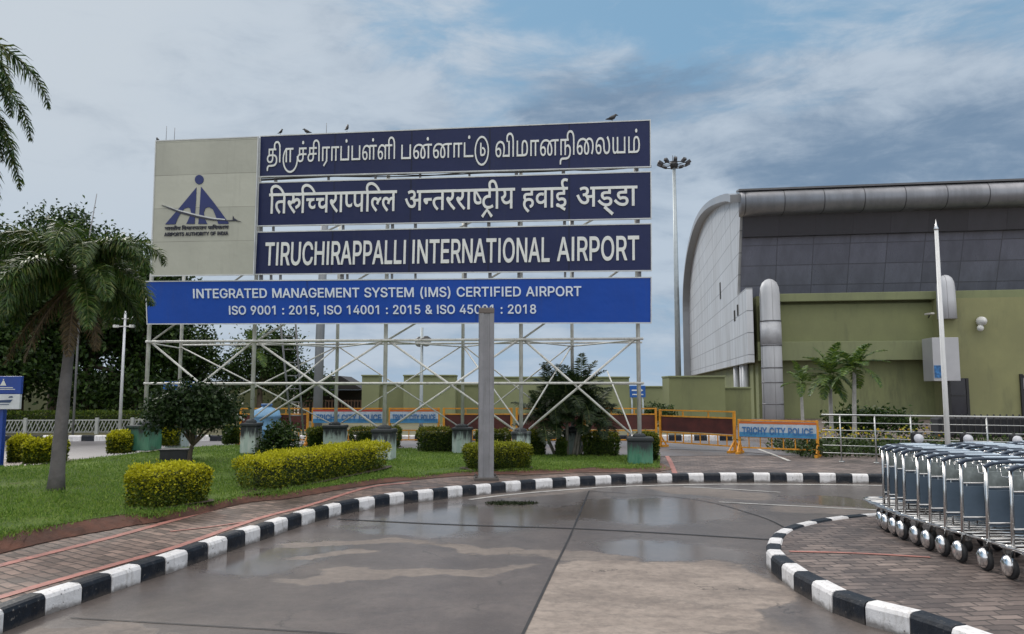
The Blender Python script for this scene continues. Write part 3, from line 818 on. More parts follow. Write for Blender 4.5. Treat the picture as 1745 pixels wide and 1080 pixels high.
    'प': ('479 551 479 0 398 0 398 191 335 159 298 149 254 146 216 149 182 160 152 175 128 194 106 223 91 258 82 301 79 358 79 551 0 551 0 622 583 622 583 551/398 551 160 551 160 369 163 304 173 266 190 240 220 223 263 217 302 222 338 236 398 280', 0.568),
    'भ': ('174 632 240 622 267 607 291 586 307 563 321 533 329 492 332 437 332 321 533 321 533 551 402 551 402 622 717 622 717 551 614 551 614 0 533 0 533 250 332 250 332 213 328 185 318 166 302 155 283 151 243 164 204 196 175 237 164 278 167 295 178 309 196 318 224 321 253 321 253 426 248 498 232 538 206 561 169 568 145 565 128 555 118 540 114 521 120 496 138 478 169 466 218 460 210 389 143 401 91 426 57 464 46 520 56 571 84 606 126 625', 0.703),
    'म': ('509 551 509 0 428 0 428 250 207 250 207 213 203 185 193 166 177 155 159 151 119 164 80 196 51 237 39 278 42 295 53 309 71 318 100 321 126 321 126 551 0 551 0 622 612 622 612 551/428 551 207 551 207 321 428 321', 0.598),
    'य': ('595 622 595 551 491 551 491 0 410 0 410 179 343 147 301 136 253 132 197 139 148 159 108 193 62 263 38 353 92 369 130 390 153 418 160 457 157 484 149 509 123 551 0 551 0 622/129 301 152 258 180 228 215 209 259 203 306 208 346 224 380 247 410 274 410 551 211 551 233 499 240 445 228 381 191 333', 0.58),
    'र': ('395 42 341 -12 230 87 138 181 75 256 47 305 40 340 44 359 55 376 75 389 104 393 127 390 148 382 181 349 215 372 238 399 252 431 256 468 251 514 239 551 0 551 0 622 424 622 424 551 320 551 332 510 336 458 331 407 314 365 288 330 254 301 167 254 272 147', 0.409),
    'ल': ('0 551 0 622 693 622 693 551 589 551 589 0 508 0 508 355 494 356 445 344 421 327 397 301 375 262 356 208 279 232 311 313 263 342 209 353 174 347 148 330 131 304 126 271 131 234 148 199 174 163 210 127 309 40 255 -12 149 84 106 129 73 176 52 224 45 275 51 323 70 362 97 391 131 411 168 422 204 426 246 422 285 412 320 394 354 370 396 401 444 420 499 426 508 426 508 551', 0.678),
    'व': ('571 551 467 551 467 0 387 0 387 165 324 133 282 122 233 118 182 123 137 139 99 164 71 198 52 238 46 286 52 339 72 383 104 418 170 453 255 464 288 463 326 459 354 454 349 381 306 388 259 391 204 384 162 364 136 331 127 287 135 243 159 212 193 194 235 188 283 194 325 211 387 260 387 551 0 551 0 622 571 622', 0.556),
    'ष': ('593 622 593 551 489 551 489 0 408 0 408 191 341 160 301 149 254 146 216 149 182 160 152 175 128 194 106 223 91 258 82 301 79 358 79 551 0 551 0 622/408 551 205 551 408 287/189 240 219 223 262 217 313 225 360 245 159 507 159 369 162 304 172 266', 0.578),
    'ह': ('321 69 354 82 380 98 397 120 403 148 396 182 374 208 336 224 280 229 219 222 175 201 147 167 138 124 150 64 167 33 197 -1 302 -89 248 -142 167 -73 108 -9 70 57 58 130 62 166 73 198 92 225 115 248 83 292 72 320 69 352 79 400 106 433 159 458 229 465 361 465 361 551 0 551 0 622 546 622 546 551 442 551 442 394 230 394 186 391 164 381 153 367 149 347 159 312 183 284 232 296 284 300 347 295 397 279 434 255 461 225 476 190 481 153 473 100 447 57 405 24 348 2', 0.531),
    'ा': ('170 551 170 0 89 0 89 551 0 551 0 622 273 622 273 551', 0.259),
    'ि': ('89 551 0 551 0 622 80 622 61 669 53 724 59 773 79 814 111 849 179 884 266 896 356 888 440 862 516 820 618 730 704 615 620 615 558 690 493 749 425 791 355 816 283 824 221 817 174 795 144 760 134 714 144 662 165 622 273 622 273 551 170 551 170 0 89 0', 0.259),
    'ी': ('-185 615 -211 682 -220 748 -210 807 -178 855 -128 886 -61 896 -6 889 39 868 76 831 108 779 136 709 163 622 273 622 273 551 170 551 170 0 89 0 89 551 0 551 0 622 87 622 58 712 29 776 -8 813 -57 825 -92 819 -118 801 -134 771 -139 733 -129 672 -105 615', 0.259),
    'ச': ('261 -12 204 -7 153 7 110 31 77 63 56 104 49 152 56 202 78 246 114 281 168 307 240 323 332 328 683 328 683 258 325 258 239 252 206 244 178 232 146 201 138 179 135 153 145 113 173 84 216 66 269 60 310 63 345 73 373 92 394 121 407 160 411 213 411 482 239 482 239 302 160 286 160 554 683 554 683 482 496 482 496 226 493 166 485 121 471 86 452 57 417 25 373 4 320 -8', 0.723),
    'ட': ('88 0 88 554 174 554 174 72 676 72 676 0', 0.693),
    'த': ('261 -12 204 -7 153 7 110 31 77 63 56 104 49 152 56 202 78 246 114 281 168 307 240 323 332 328 477 328 559 323 632 307 693 278 739 235 767 176 777 98 771 36 752 -15 722 -57 681 -94 607 -131 511 -151 385 -156 272 -156 207 -162 167 -179 142 -210 133 -263 134 -292 136 -317 54 -321 49 -282 47 -243 51 -202 63 -169 81 -141 104 -119 142 -99 187 -88 245 -84 354 -84 500 -77 552 -67 592 -54 624 -36 650 -13 681 39 691 105 686 149 672 184 649 211 620 230 548 252 467 258 325 258 239 252 206 244 178 232 146 201 138 179 135 153 145 113 173 84 216 66 269 60 310 63 345 73 373 92 394 121 407 160 411 213 411 482 239 482 239 302 160 286 160 554 683 554 683 482 496 482 496 226 493 166 485 121 471 86 452 57 417 25 373 4 320 -8', 0.825),
    'ந': ('557 362 606 356 650 336 687 304 716 259 735 202 741 134 735 53 715 -8 684 -56 642 -94 608 -115 569 -131 473 -151 347 -156 272 -156 207 -162 167 -179 142 -210 133 -263 134 -292 136 -317 54 -321 49 -282 47 -243 51 -202 63 -169 81 -141 104 -119 142 -99 187 -88 245 -84 338 -84 472 -77 518 -68 555 -55 585 -37 610 -14 628 11 643 44 652 83 655 131 652 179 642 218 625 249 602 271 572 285 536 289 508 286 480 277 430 247 427 322 485 350 519 359/88 0 88 554 609 554 609 482 434 482 434 0 348 0 348 482 174 482 174 0', 0.789),
    'ன': ('249 -12 198 -5 152 15 113 48 83 97 63 162 57 243 68 335 101 415 153 479 223 527 309 556 408 566 500 559 583 536 662 495 708 453 756 401 793 339 817 267 825 189 820 128 806 78 782 38 750 11 710 -6 663 -12 610 -5 569 14 537 45 515 85 501 132 497 186 500 238 509 286 523 332 543 375 600 454 650 495 714 526 797 547 918 554 1217 554 1217 482 1047 482 1047 0 961 0 961 482 895 482 833 480 778 472 728 456 681 430 651 405 626 371 607 330 593 285 581 189 586 129 602 88 627 64 660 56 688 61 709 75 723 96 733 123 740 182 732 257 710 325 672 383 621 433 572 461 518 479 460 489 398 492 329 485 269 465 220 433 182 391 155 341 139 283 137 255 136 233 140 175 152 129 170 96 194 73 222 60 253 56 278 59 300 68 317 82 330 101 337 125 340 155 334 199 314 232 284 251 247 258 208 253 172 237 139 213 108 184 93 248 127 280 168 306 213 322 261 328 326 317 378 284 411 232 422 165 417 114 401 70 376 35 342 9 299 -7', 1.234),
    'ப': ('88 0 88 554 174 554 174 72 604 72 604 554 690 554 690 0', 0.778),
    'ம': ('580 566 648 556 703 528 745 482 774 421 791 347 797 262 793 197 782 142 762 97 734 60 709 39 681 24 611 6 512 0 88 0 88 554 174 554 174 72 400 72 400 355 403 411 412 454 425 487 445 515 470 537 500 553 536 563/578 494 545 489 518 471 494 427 486 338 486 72 533 72 594 77 639 91 672 116 693 153 705 203 709 267 706 328 696 382 678 428 654 464 620 486', 0.858),
    'ய': ('354 0 354 554 440 554 440 72 789 72 789 554 875 554 875 0/240 -11 205 -8 176 2 150 16 129 36 109 70 94 120 88 202 88 554 174 554 174 223 178 140 186 106 202 82 226 67 258 61 286 65 312 76 337 96 360 125 358 39 310 5 278 -7', 0.963),
    'ர': ('231 -212 174 -159 367 24 367 482 174 482 174 0 88 0 88 554 623 554 623 482 453 482 453 0', 0.64),
    'ல': ('249 -12 198 -6 152 14 113 48 83 97 63 161 57 242 63 318 81 384 109 440 147 486 192 521 244 546 300 561 359 566 408 563 457 553 504 534 545 502 570 473 589 440 611 359 617 252 621 188 633 136 658 95 694 71 744 62 775 66 804 78 828 99 847 132 859 177 863 237 859 301 847 359 828 413 803 462 738 547 816 600 872 519 914 434 941 343 950 244 944 166 926 102 895 52 854 16 801 -5 737 -12 696 -9 659 1 625 16 597 38 569 74 548 121 535 180 530 250 526 324 510 397 495 428 472 455 424 483 355 492 291 484 237 459 194 419 162 367 143 304 136 232 140 174 152 129 170 96 194 73 222 60 253 56 278 59 300 68 317 82 330 101 337 125 340 155 334 199 314 232 284 251 247 258 208 253 172 237 139 213 108 184 93 248 127 280 168 306 213 322 261 328 326 317 378 284 411 232 422 165 417 114 401 70 376 35 342 9 299 -7', 1.013),
    'ள': ('249 -12 198 -5 152 15 113 48 83 97 63 162 57 243 63 320 82 386 111 441 149 486 195 521 246 546 301 561 358 566 437 558 501 534 555 497 542 401 505 440 463 469 413 486 355 492 293 484 239 459 196 419 163 368 143 306 136 237 140 177 152 131 170 96 194 73 222 60 253 56 278 59 300 68 317 82 330 101 337 125 340 155 334 199 314 232 284 251 247 258 208 253 172 237 139 213 108 184 93 248 127 280 168 306 213 322 261 328 326 317 378 284 411 232 422 165 417 114 401 70 376 35 342 9 299 -7/537 0 537 416 549 494 549 554 1053 554 1053 482 883 482 883 0 797 0 797 482 623 482 623 0', 1.07),
    'வ': ('249 -12 198 -5 152 15 113 48 83 97 63 162 57 243 68 341 100 422 149 485 212 530 285 557 364 566 435 560 495 544 544 517 584 482 614 439 635 391 647 337 651 280 648 220 637 166 603 72 870 72 870 554 956 554 956 0 515 0 511 63 532 102 549 150 559 205 563 269 557 335 538 390 508 434 468 466 418 486 360 492 295 484 240 459 196 419 163 368 143 306 136 237 140 177 152 131 170 96 194 73 222 60 253 56 277 59 299 68 316 82 329 101 337 125 340 155 334 199 314 232 284 251 247 258 208 253 172 237 139 213 108 184 93 248 127 280 168 306 213 322 261 328 326 317 378 284 411 232 422 165 417 114 401 70 376 35 342 9 299 -7', 1.044),
    'ா': ('88 0 88 554 623 554 623 482 453 482 453 0 367 0 367 482 174 482 174 0', 0.64),
    'ி': ('-79 843 -27 839 20 826 61 804 98 773 138 716 153 676 165 627 174 489 174 0 88 0 88 471 82 590 63 668 34 718 11 741 -16 756 -47 765 -81 768 -121 764 -154 752 -180 732 -200 706 -211 674 -215 637 -207 576 -182 515 -273 515 -294 575 -301 636 -297 686 -283 729 -262 765 -234 793 -201 815 -163 831 -122 840', 0.262),
    'ை': ('249 -12 198 -5 152 15 113 48 83 97 63 162 57 243 68 335 101 415 153 479 223 527 309 556 408 566 499 559 582 536 659 497 695 466 751 410 792 343 817 269 825 189 820 128 806 78 782 38 750 11 710 -6 663 -12 610 -5 569 14 537 45 515 85 501 132 497 186 500 242 510 294 525 340 545 383 597 457 640 498 682 527 727 549 776 562 828 566 913 556 981 527 1032 481 1068 422 1089 354 1096 280 1093 215 1083 158 1049 62 1005 -12 933 32 962 80 987 135 1003 199 1008 276 1003 338 986 391 959 434 923 466 876 485 821 492 778 489 742 480 708 464 673 439 644 405 621 367 603 327 591 284 581 189 586 129 602 88 627 64 660 56 688 61 709 75 723 96 733 123 740 182 732 258 710 325 672 384 621 433 572 461 518 479 460 489 398 492 329 485 269 465 220 433 182 391 155 341 139 283 137 255 136 233 140 175 152 129 170 96 194 73 223 60 254 56 279 59 300 68 317 82 330 101 337 125 340 155 334 199 314 232 284 251 247 258 208 253 172 237 139 213 108 184 93 248 127 280 168 306 213 322 261 328 326 317 378 284 411 232 422 165 417 114 401 70 376 35 342 9 299 -7', 1.16),
    '்': ('-278 678 -305 683 -326 697 -340 718 -345 745 -340 772 -326 793 -305 807 -278 812 -252 807 -230 793 -216 772 -211 745 -216 718 -230 697 -252 683', 0.0),
}

CAP = 0.509
GC = {}


def fill_contours(cs):
    """triangles of the area wound by the contours (non-zero rule), overlaps merged"""
    vs = []; ed = []
    for c in cs:
        b = len(vs); k = len(c); vs += [Vector(p) for p in c]; ed += [(b + i, b + (i + 1) % k) for i in range(k)]
    ov, oe, of, *_ = delaunay_2d_cdt(vs, ed, [], 0, 1e-5)
    C_ = [np.array(c) for c in cs]; keep = []
    for f in of:
        m = sum((ov[i] for i in f), Vector((0, 0))) / len(f); w = 0
        for c in C_:
            x0, y0 = c[:, 0], c[:, 1]; x1, y1 = np.roll(x0, -1), np.roll(y0, -1)
            cr = (x1 - x0) * (m.y - y0) - (m.x - x0) * (y1 - y0)
            w += int(((y0 <= m.y) & (y1 > m.y) & (cr > 0)).sum()) - int(((y0 > m.y) & (y1 <= m.y) & (cr < 0)).sum())
        if w: keep.append(tuple(f))
    return [(v.x, v.y) for v in ov], keep


def glyph(ch, bold=0.0):
    key = (ch, bold)
    if key in GC: return GC[key]
    if ch == ' ':
        GC[key] = ([], [], 0.24); return GC[key]
    src, adv = FONT[ch]
    cs = []
    for part_ in src.split('/'):
        a = [int(q) / 1000 for q in part_.split()]; cs.append([(a[i], a[i + 1]) for i in range(0, len(a), 2)])
    if bold:
        area = lambda c: sum(c[i - 1][0] * c[i][1] - c[i][0] * c[i - 1][1] for i in range(len(c)))
        sg = 1 if area(max(cs, key=lambda c: abs(area(c)))) > 0 else -1
        out = []
        for c in cs:
            k = len(c); n_ = []
            for i in range(k):
                p = Vector(c[i]); e0 = (p - Vector(c[i - 1])).normalized(); e1 = (Vector(c[(i + 1) % k]) - p).normalized()
                n0 = Vector((e0.y, -e0.x)) * sg; n1 = Vector((e1.y, -e1.x)) * sg
                h = n0 + n1
                h = h / max(.5, h.dot(h) / 2) if h.length > 1e-4 else n0
                n_.append(tuple(p + h * bold))
            out.append(n_)
        cs = out
    pv, tri = fill_contours(cs)
    k = len(pv)
    vs = [(x, y, .5) for x, y in pv] + [(x, y, -.5) for x, y in pv]
    ed = {}
    for f in tri:
        for i in range(len(f)):
            a, b = f[i - 1], f[i]; ed[(min(a, b), max(a, b))] = ed.get((min(a, b), max(a, b)), 0) + 1
    fs = list(tri) + [(a, b, b + k, a + k) for (a, b), c in ed.items() if c == 1]
    GC[key] = (vs, fs, adv); return GC[key]


def clip_x(vs, fs, x0=None, x1=None, y0=None, y1=None):
    bm = bmesh.new(); bv = [bm.verts.new(v) for v in vs]
    for f in fs:
        try: bm.faces.new([bv[i] for i in f])
        except ValueError: pass
    for val, no in ((x1, (1, 0, 0)), (x0, (-1, 0, 0)), (y1, (0, 1, 0)), (y0, (0, -1, 0))):
        if val is None: continue
        co = (val, 0, 0) if no[0] else (0, val, 0)
        bmesh.ops.bisect_plane(bm, geom=bm.verts[:] + bm.edges[:] + bm.faces[:], plane_co=co, plane_no=no, clear_outer=True)
    bm.verts.index_update()
    out = ([tuple(v.co) for v in bm.verts], [tuple(v.index for v in f.verts) for f in bm.faces]); bm.free()
    return out


def stroke(pts, w, closed=False):
    """flat pen stroke as a slab in glyph space"""
    P = [Vector((p[0], p[1])) for p in pts]; k = len(P); L = []
    for i, p in enumerate(P):
        if closed: t = P[(i + 1) % k] - P[i - 1]
        else: t = P[min(i + 1, k - 1)] - P[max(i - 1, 0)]
        t.normalize(); L.append((p, Vector((-t.y, t.x)) * w / 2))
    vs = []; fs = []
    for p, o in L:
        for z in (0.5, -0.5):
            vs += [(p.x + o.x, p.y + o.y, z), (p.x - o.x, p.y - o.y, z)]
    for i in range(k if closed else k - 1):
        a = 4 * i; b = 4 * ((i + 1) % k)
        fs += [(a, b, b + 1, a + 1), (a, a + 2, b + 2, b), (a + 1, b + 1, b + 3, a + 3)]
    return vs, fs


def arc(cx, cy, rx, ry, a0, a1, n=18):
    return [(cx + rx * math.cos(R(a0 + (a1 - a0) * i / n)), cy + ry * math.sin(R(a0 + (a1 - a0) * i / n))) for i in range(n + 1)]


def run_of(items, bold=0.0):
    """lay a run of signs out; items: characters or custom codes. returns list of (verts, faces), width"""
    out = []; x = 0.0; word = 0
    def put(vs, fs, dx=None, dy=0.0):
        d = x if dx is None else dx
        out.append(([(v[0] + d, v[1] + dy, v[2]) for v in vs], fs, word))
    for it in items:
        if it == 'RU_TAMIL':
            vs, fs, adv = glyph('\u0bbe', bold)
            put(vs, fs, x + .20)
            put(*stroke(arc(.62, .12, .50, .50, 125, 372, 26), .075 + 2 * bold))
            x += 1.06
        elif it == 'DU_TAMIL':
            put(*stroke(arc(.50, .22, .40, .52, 0, 359, 34)[:-1], .075 + 2 * bold, True))
            put(*stroke([(.44, .52), (.44, .08), (.46, .06), (.58, .06)], .08 + 2 * bold))
            put(*stroke(arc(.56, .19, .13, .13, -90, 110, 12), .075 + 2 * bold))
            x += 0.98
        elif it == 'RU_HINDI':
            vs, fs, adv = glyph('\u0930', bold)
            put(vs, fs)
            put(*stroke([(adv - .12, .33), (adv - .02, .40)] + arc(adv + .06, .31, .11, .11, 110, -60, 10) + [(adv + .0, .16)], .085 + 2 * bold))
            put(*stroke([(adv - .01, .583), (adv + .22, .583)], .078 + 2 * bold))
            x += adv + .20
        elif isinstance(it, tuple) and it[0] == 'half':        # letter without its right-hand stem
            vs, fs, adv = glyph(it[1], bold)
            cut = adv - (it[2] if len(it) > 2 else .185)
            put(*clip_x(vs, fs, x1=cut)); x += cut
        elif it == 'RAKAR':                                     # caret hung under the previous letter
            cx = x - .27
            put(*stroke([(cx - .20, -.25), (cx, -.03), (cx + .20, -.25)], .085 + 2 * bold), dx=0)
        elif it == 'HALANT':
            cx = x - .26
            put(*stroke([(cx - .06, -.02), (cx + .24, -.26)], .085 + 2 * bold), dx=0)
        elif it == 'RA_SLASH':
            put(*stroke([(x - .34, .12), (x - .16, .26)], .07), dx=0)
        elif it == ' ':
            x += .24; word += 1
        else:
            vs, fs, adv = glyph(it, bold)
            put(vs, fs); x += adv
    return out, x


class Board:
    """a quad in space given by four corners (photo pixels on a vertical plane): bilinear (u, v) frame"""
    def __init__(s, tl, tr, br, bl):
        s.c = (Vector(tl), Vector(tr), Vector(br), Vector(bl))
        s.n = ((s.c[1] - s.c[3]).cross(s.c[0] - s.c[3])).normalized()
        if s.n.y > 0: s.n = -s.n

    def p(s, u, v, off=0.0):
        tl, tr, br, bl = s.c
        return (bl.lerp(br, u)).lerp(tl.lerp(tr, u), v) + s.n * off


def lettering(name, board, words, m_, parent, bold=0.0, off=0.004, depth=0.016):
    """words: (items, u0, u1, vbase, vtop, ref) with ref = glyph height that maps to vbase..vtop"""
    for items, u0, u1, vb, vt, ref in words:
        k = 0; W = {}
        out, w = run_of(items, bold)
        xs = [v[0] for q in out for v in q[0]]; x0, x1 = min(xs), max(xs)
        for vs, fs, wd in out:
            k += 1
            top = depth + .0009 * (k % 5)
            W.setdefault(wd, MB()).add([board.p(u0 + (u1 - u0) * (v[0] - x0) / (x1 - x0), vb + (vt - vb) * v[1] / ref, off + (top if v[2] > 0 else 0.0)) for v in vs], fs)
        for mb in W.values(): mb.build(name, m_, parent, fixn=False)


# ------------------------------------------------------------------ the airport sign
SL = Vector((-7.80, 16.35, 0)); SR = Vector((2.81, 15.35, 0))
sdir = (SR - SL).normalized(); snorm = Vector((sdir.y, -sdir.x, 0))      # towards the camera


def on_plane(px, py, off):
    d = dirpix(px, py); p0 = SL + snorm * off
    t = (p0 - Vector((0, 0, CAMH))).dot(snorm) / d.dot(snorm)
    return Vector((0, 0, CAMH)) + d * t


def sheen_panel(name, col, seam, nu, rough=0.3, sv=1.0):
    m = bpy.data.materials.new(name); m.use_nodes = True
    n = NT(m.node_tree); p = n.n['Principled BSDF']
    uv = n.new('ShaderNodeUVMap'); uv.uv_map = 'UVMap'
    br = n.new('ShaderNodeTexBrick'); n.l.new(uv.outputs[0], br.inputs[0])
    br.offset = 0.0
    br.inputs['Scale'].default_value = 1.0; br.inputs['Brick Width'].default_value = 1.0 / nu; br.inputs['Row Height'].default_value = sv
    br.inputs['Mortar Size'].default_value = 0.0024; br.inputs['Mortar Smooth'].default_value = 0.3
    br.inputs['Color1'].default_value = (*[c * .84 for c in col], 1); br.inputs['Color2'].default_value = (*[c * 1.12 for c in col], 1)
    br.inputs['Mortar'].default_value = (*seam, 1)
    tc = n.new('ShaderNodeTexCoord')
    f = n.noise(tc.outputs['Object'], 0.9, 5, 0.6); g = n.noise(n.mapping(tc.outputs['Object'], scale=(6, 6, .5)), 1.5, 5, 0.65)
    c_ = n.mix(n.step(f, 0.3, 0.7, 0.0, 0.35), br.outputs[0], tuple(min(1, c * 1.25 + .004) for c in col))
    c_ = n.mix(n.step(g, 0.52, 0.8, 0.0, 0.30), c_, tuple(min(1, c * .5 + .03) for c in col))
    n.put(p.inputs['Base Color'], c_)
    p.inputs['Specular IOR Level'].default_value = .28
    n.put(p.inputs['Roughness'], n.step(f, 0.3, 0.7, rough, rough + .15))
    b = n.new('ShaderNodeBump'); b.inputs['Strength'].default_value = .45; b.inputs['Distance'].default_value = .05
    n.put(b.inputs['Height'], n.noise(tc.outputs['Object'], 1.6, 3)); n.l.new(b.outputs[0], p.inputs['Normal'])
    return m


navy_m = sheen_panel('navy_sign_sheet', (0.0095, 0.016, 0.068), (0.004, 0.006, 0.022), 5, 0.32)
blue_m = sheen_panel('bright_blue_vinyl', (0.003, 0.056, 0.34), (0.003, 0.035, 0.2), 3, 0.45)
cream_m = sheen_panel('cream_sign_sheet', (0.40, 0.405, 0.35), (0.20, 0.20, 0.17), 1, 0.5, 0.246)
letter_m = mat('off_white_letter', (0.66, 0.68, 0.66), 0.5, 0, 0.06, 3)
vinyl_m = mat('pale_vinyl_letter', (0.60, 0.66, 0.74), 0.5, 0, 0.05, 3)
logo_m = mat('logo_blue', (0.008, 0.019, 0.115), 0.45, 0, 0.1, 3)
ink_m = mat('logo_ink', (0.02, 0.022, 0.04), 0.5)
edge_m = mat('pale_sheet_edge', (0.52, 0.54, 0.55), 0.5)

sign = thing('airport_sign', 'large navy and blue airport name board on white lattice frame', 'sign', (0, 0, 0))


def panel(name, px, front, m_, th=0.09):
    b = Board(*[on_plane(x, y, front) for x, y in px])
    c = b.c
    me = bpy.data.meshes.new(name)
    vs = [*c, *[q - b.n * th for q in c]]
    me.from_pydata([tuple(v) for v in vs], [], [(3, 2, 1, 0), (4, 5, 6, 7), (0, 1, 5, 4), (1, 2, 6, 5), (2, 3, 7, 6), (3, 0, 4, 7)])
    me.materials.append(m_); me.materials.append(edge_m)
    uv = me.uv_layers.new(name='UVMap')
    W = {0: (0, 1), 1: (1, 1), 2: (1, 0), 3: (0, 0)}
    for pl in me.polygons:
        if pl.index: pl.material_index = 1
        for li in pl.loop_indices: uv.data[li].uv = W[me.loops[li].vertex_index % 4]
    bm = bmesh.new(); bm.from_mesh(me); bmesh.ops.recalc_face_normals(bm, faces=bm.faces); bm.to_mesh(me); bm.free()
    o = obj(name, me, sign)
    mb = MB()                                   # thin pale trim round the board, standing 4 mm proud
    for a, d in ((0, 1), (1, 2), (2, 3), (3, 0)):
        t = (c[d] - c[a]).normalized() * .012
        mb.bar(c[a] + b.n * .002 - t, c[d] + b.n * .002 + t, .018, .022)
    mb.build('board_trim', edge_m, o)
    return o, b


logo_o, logo_b = panel('logo_board', [(265.5, 240), (440, 233), (432, 468), (257.5, 470)], 0.34, cream_m)
tam_o, tam_b = panel('name_board', [(443.5, 232), (1108, 204.5), (1108.5, 284), (442, 301)], 0.24, navy_m)
hin_o, hin_b = panel('name_board', [(441, 311.5), (1109, 292.5), (1109.5, 372), (438.5, 385)], 0.24, navy_m)
eng_o, eng_b = panel('name_board', [(438, 395.5), (1109.5, 381), (1110, 461), (434.5, 467.5)], 0.24, navy_m)
ims_o, ims_b = panel('certificate_board', [(248, 479.5), (1109.5, 472.5), (1109.5, 550), (251, 552)], 0.26, blue_m)
tam_o['label'] = 'navy board with the airport name in Tamil letters'
hin_o['label'] = 'navy board with the airport name in Hindi letters'
eng_o['label'] = 'navy board with the airport name in English capitals'
ims_o['label'] = 'bright blue board with certification lettering'


def uu(board_px, x): return (x - board_px[0]) / (board_px[1] - board_px[0])
T = (442.5, 1108.2)
I_ = '\u0bbf'
lettering('lettering', tam_b, [
    (['த', I_, 'RU_TAMIL', 'ச', '\u0bcd', 'ச', I_, 'ர', 'ா', 'ப', '\u0bcd', 'ப', 'ள', '\u0bcd', 'ள', I_], uu(T, 456), uu(T, 680.5), .33, .68, .56),
    (['ப', 'ன', '\u0bcd', 'ன', 'ா', 'ட', '\u0bcd', 'DU_TAMIL'], uu(T, 691.5), uu(T, 841), .32, .66, .56),
    (['வ', I_, 'ம', 'ா', 'ன', 'ந', I_, '\u0bc8', 'ல', 'ய', 'ம', '\u0bcd'], uu(T, 852), uu(T, 1091), .30, .66, .56)], letter_m, tam_o, 0.0)
H_ = (440, 1109)
lettering('lettering', hin_b, [
    (['ि', 'त', 'RU_HINDI', 'ि', ('half', 'च'), 'च', 'र', 'ा', ('half', 'प'), 'प', 'ि', ('half', 'ल'), 'ल'], uu(H_, 460), uu(H_, 684), .28, .735, .622),
    (['अ', ('half', 'न'), 'त', 'र', 'र', 'ा', ('half', 'ष'), 'ट', 'RAKAR', 'ी', 'य'], uu(H_, 698), uu(H_, 885), .28, .72, .622),
    (['ह', 'व', 'ा', 'ई'], uu(H_, 896), uu(H_, 973), .28, .71, .622),
    (['अ', 'ड', 'HALANT', 'ड', 'ा'], uu(H_, 987), uu(H_, 1087), .28, .70, .622)], letter_m, hin_o, 0.008)
E_ = (436, 1109.7)
lettering('lettering', eng_b, [
    (list('TIRUCHIRAPPALLI'), uu(E_, 453), uu(E_, 699.5), .215, .735, CAP),
    (list('INTERNATIONAL'), uu(E_, 711), uu(E_, 943), .22, .735, CAP),
    (list('AIRPORT'), uu(E_, 955), uu(E_, 1090), .235, .735, CAP)], letter_m, eng_o, 0.012)
B_ = (249.5, 1109.5)
lettering('lettering', ims_b, [
    (list('INTEGRATED MANAGEMENT SYSTEM (IMS) CERTIFIED AIRPORT'), uu(B_, 335), uu(B_, 997), .60, .81, CAP),
    (list('ISO 9001 : 2015, ISO 14001 : 2015 & ISO 45001 : 2018'), uu(B_, 398), uu(B_, 923), .215, .41, CAP)], vinyl_m, ims_o, 0.012)


# the authority's emblem
def flat_shape(mb, board, loops, off, mp):
    for lp in loops:
        k = len(lp)
        fr = [board.p(*mp(*q), off) for q in lp]; bk = [board.p(*mp(*q), .003) for q in lp]
        mb.add(fr + bk, [tuple(range(k))] + [(i, (i + 1) % k, k + (i + 1) % k, k + i) for i in range(k)])


def lp_map(x, y):            # photo-pixel coordinates on the logo board -> u, v
    xl = 265.5 + (y - 240) / 230 * (-8); xr = 440 + (y - 233) / 235 * (-8)
    u = (x - xl) / (xr - xl)
    yt = 240 + (233 - 240) * u; yb = 470 + (468 - 470) * u
    return u, 1 - (y - yt) / (yb - yt)


def z7(x, y): return (260 + x / 7.712, 280 + y / 7.714)
mb = MB()
head = [z7(620 + 58 * math.cos(a), 207 + 62 * math.sin(a)) for a in [2 * PI * i / 24 for i in range(24)]]
L_arch = [z7(*q) for q in [(583, 310), (578, 480), (566, 640), (560, 790), (450, 790), (490, 705), (512, 640), (500, 585), (470, 572), (425, 590), (375, 650), (335, 720), (305, 795), (170, 795), (350, 590)]]
R_arch = [z7(*q) for q in [(643, 300), (800, 495), (900, 630), (1005, 775), (1000, 790), (870, 790), (838, 690), (800, 600), (745, 568), (700, 585), (680, 640), (692, 720), (725, 790), (608, 790), (622, 640), (632, 480)]]
flat_shape(mb, logo_b, [head], .012, lp_map)
em = mb.build('emblem', logo_m, logo_o)
bm = bmesh.new()
for lp in (L_arch, R_arch):
    b2 = bmesh.new(); vs = [b2.verts.new(logo_b.p(*lp_map(*q), .012)) for q in lp]
    f = b2.faces.new(vs); r_ = bmesh.ops.extrude_face_region(b2, geom=[f])
    for v in r_['geom']:
        if isinstance(v, bmesh.types.BMVert): v.co -= logo_b.n * .009
    bmesh.ops.triangulate(b2, faces=b2.faces); bmesh.ops.recalc_face_normals(b2, faces=b2.faces)
    t_ = bpy.data.meshes.new('t'); b2.to_mesh(t_); b2.free(); bm.from_mesh(t_); bpy.data.meshes.remove(t_)
bm.from_mesh(em.data); bm.to_mesh(em.data); bm.free()
mb = MB()
sw = [z7(*q) for q in [(120, 545), (350, 622), (600, 690), (800, 728), (1000, 742), (1090, 738), (1170, 762), (1090, 752), (1000, 754), (800, 744), (600, 712), (350, 645)]]
tail = [z7(*q) for q in [(1062, 682), (1078, 715), (1120, 742), (1060, 745)]]
top = [z7(*q) for q in [(125, 535), (350, 606), (600, 668), (800, 710), (960, 726), (960, 740), (800, 726), (600, 686), (350, 620)]]
flat_shape(mb, logo_b, [sw, tail], .018, lp_map)
mb.mi = 1
flat_shape(mb, logo_b, [top], .016, lp_map)
mb.build('emblem_swoosh', [ink_m, edge_m], logo_o)


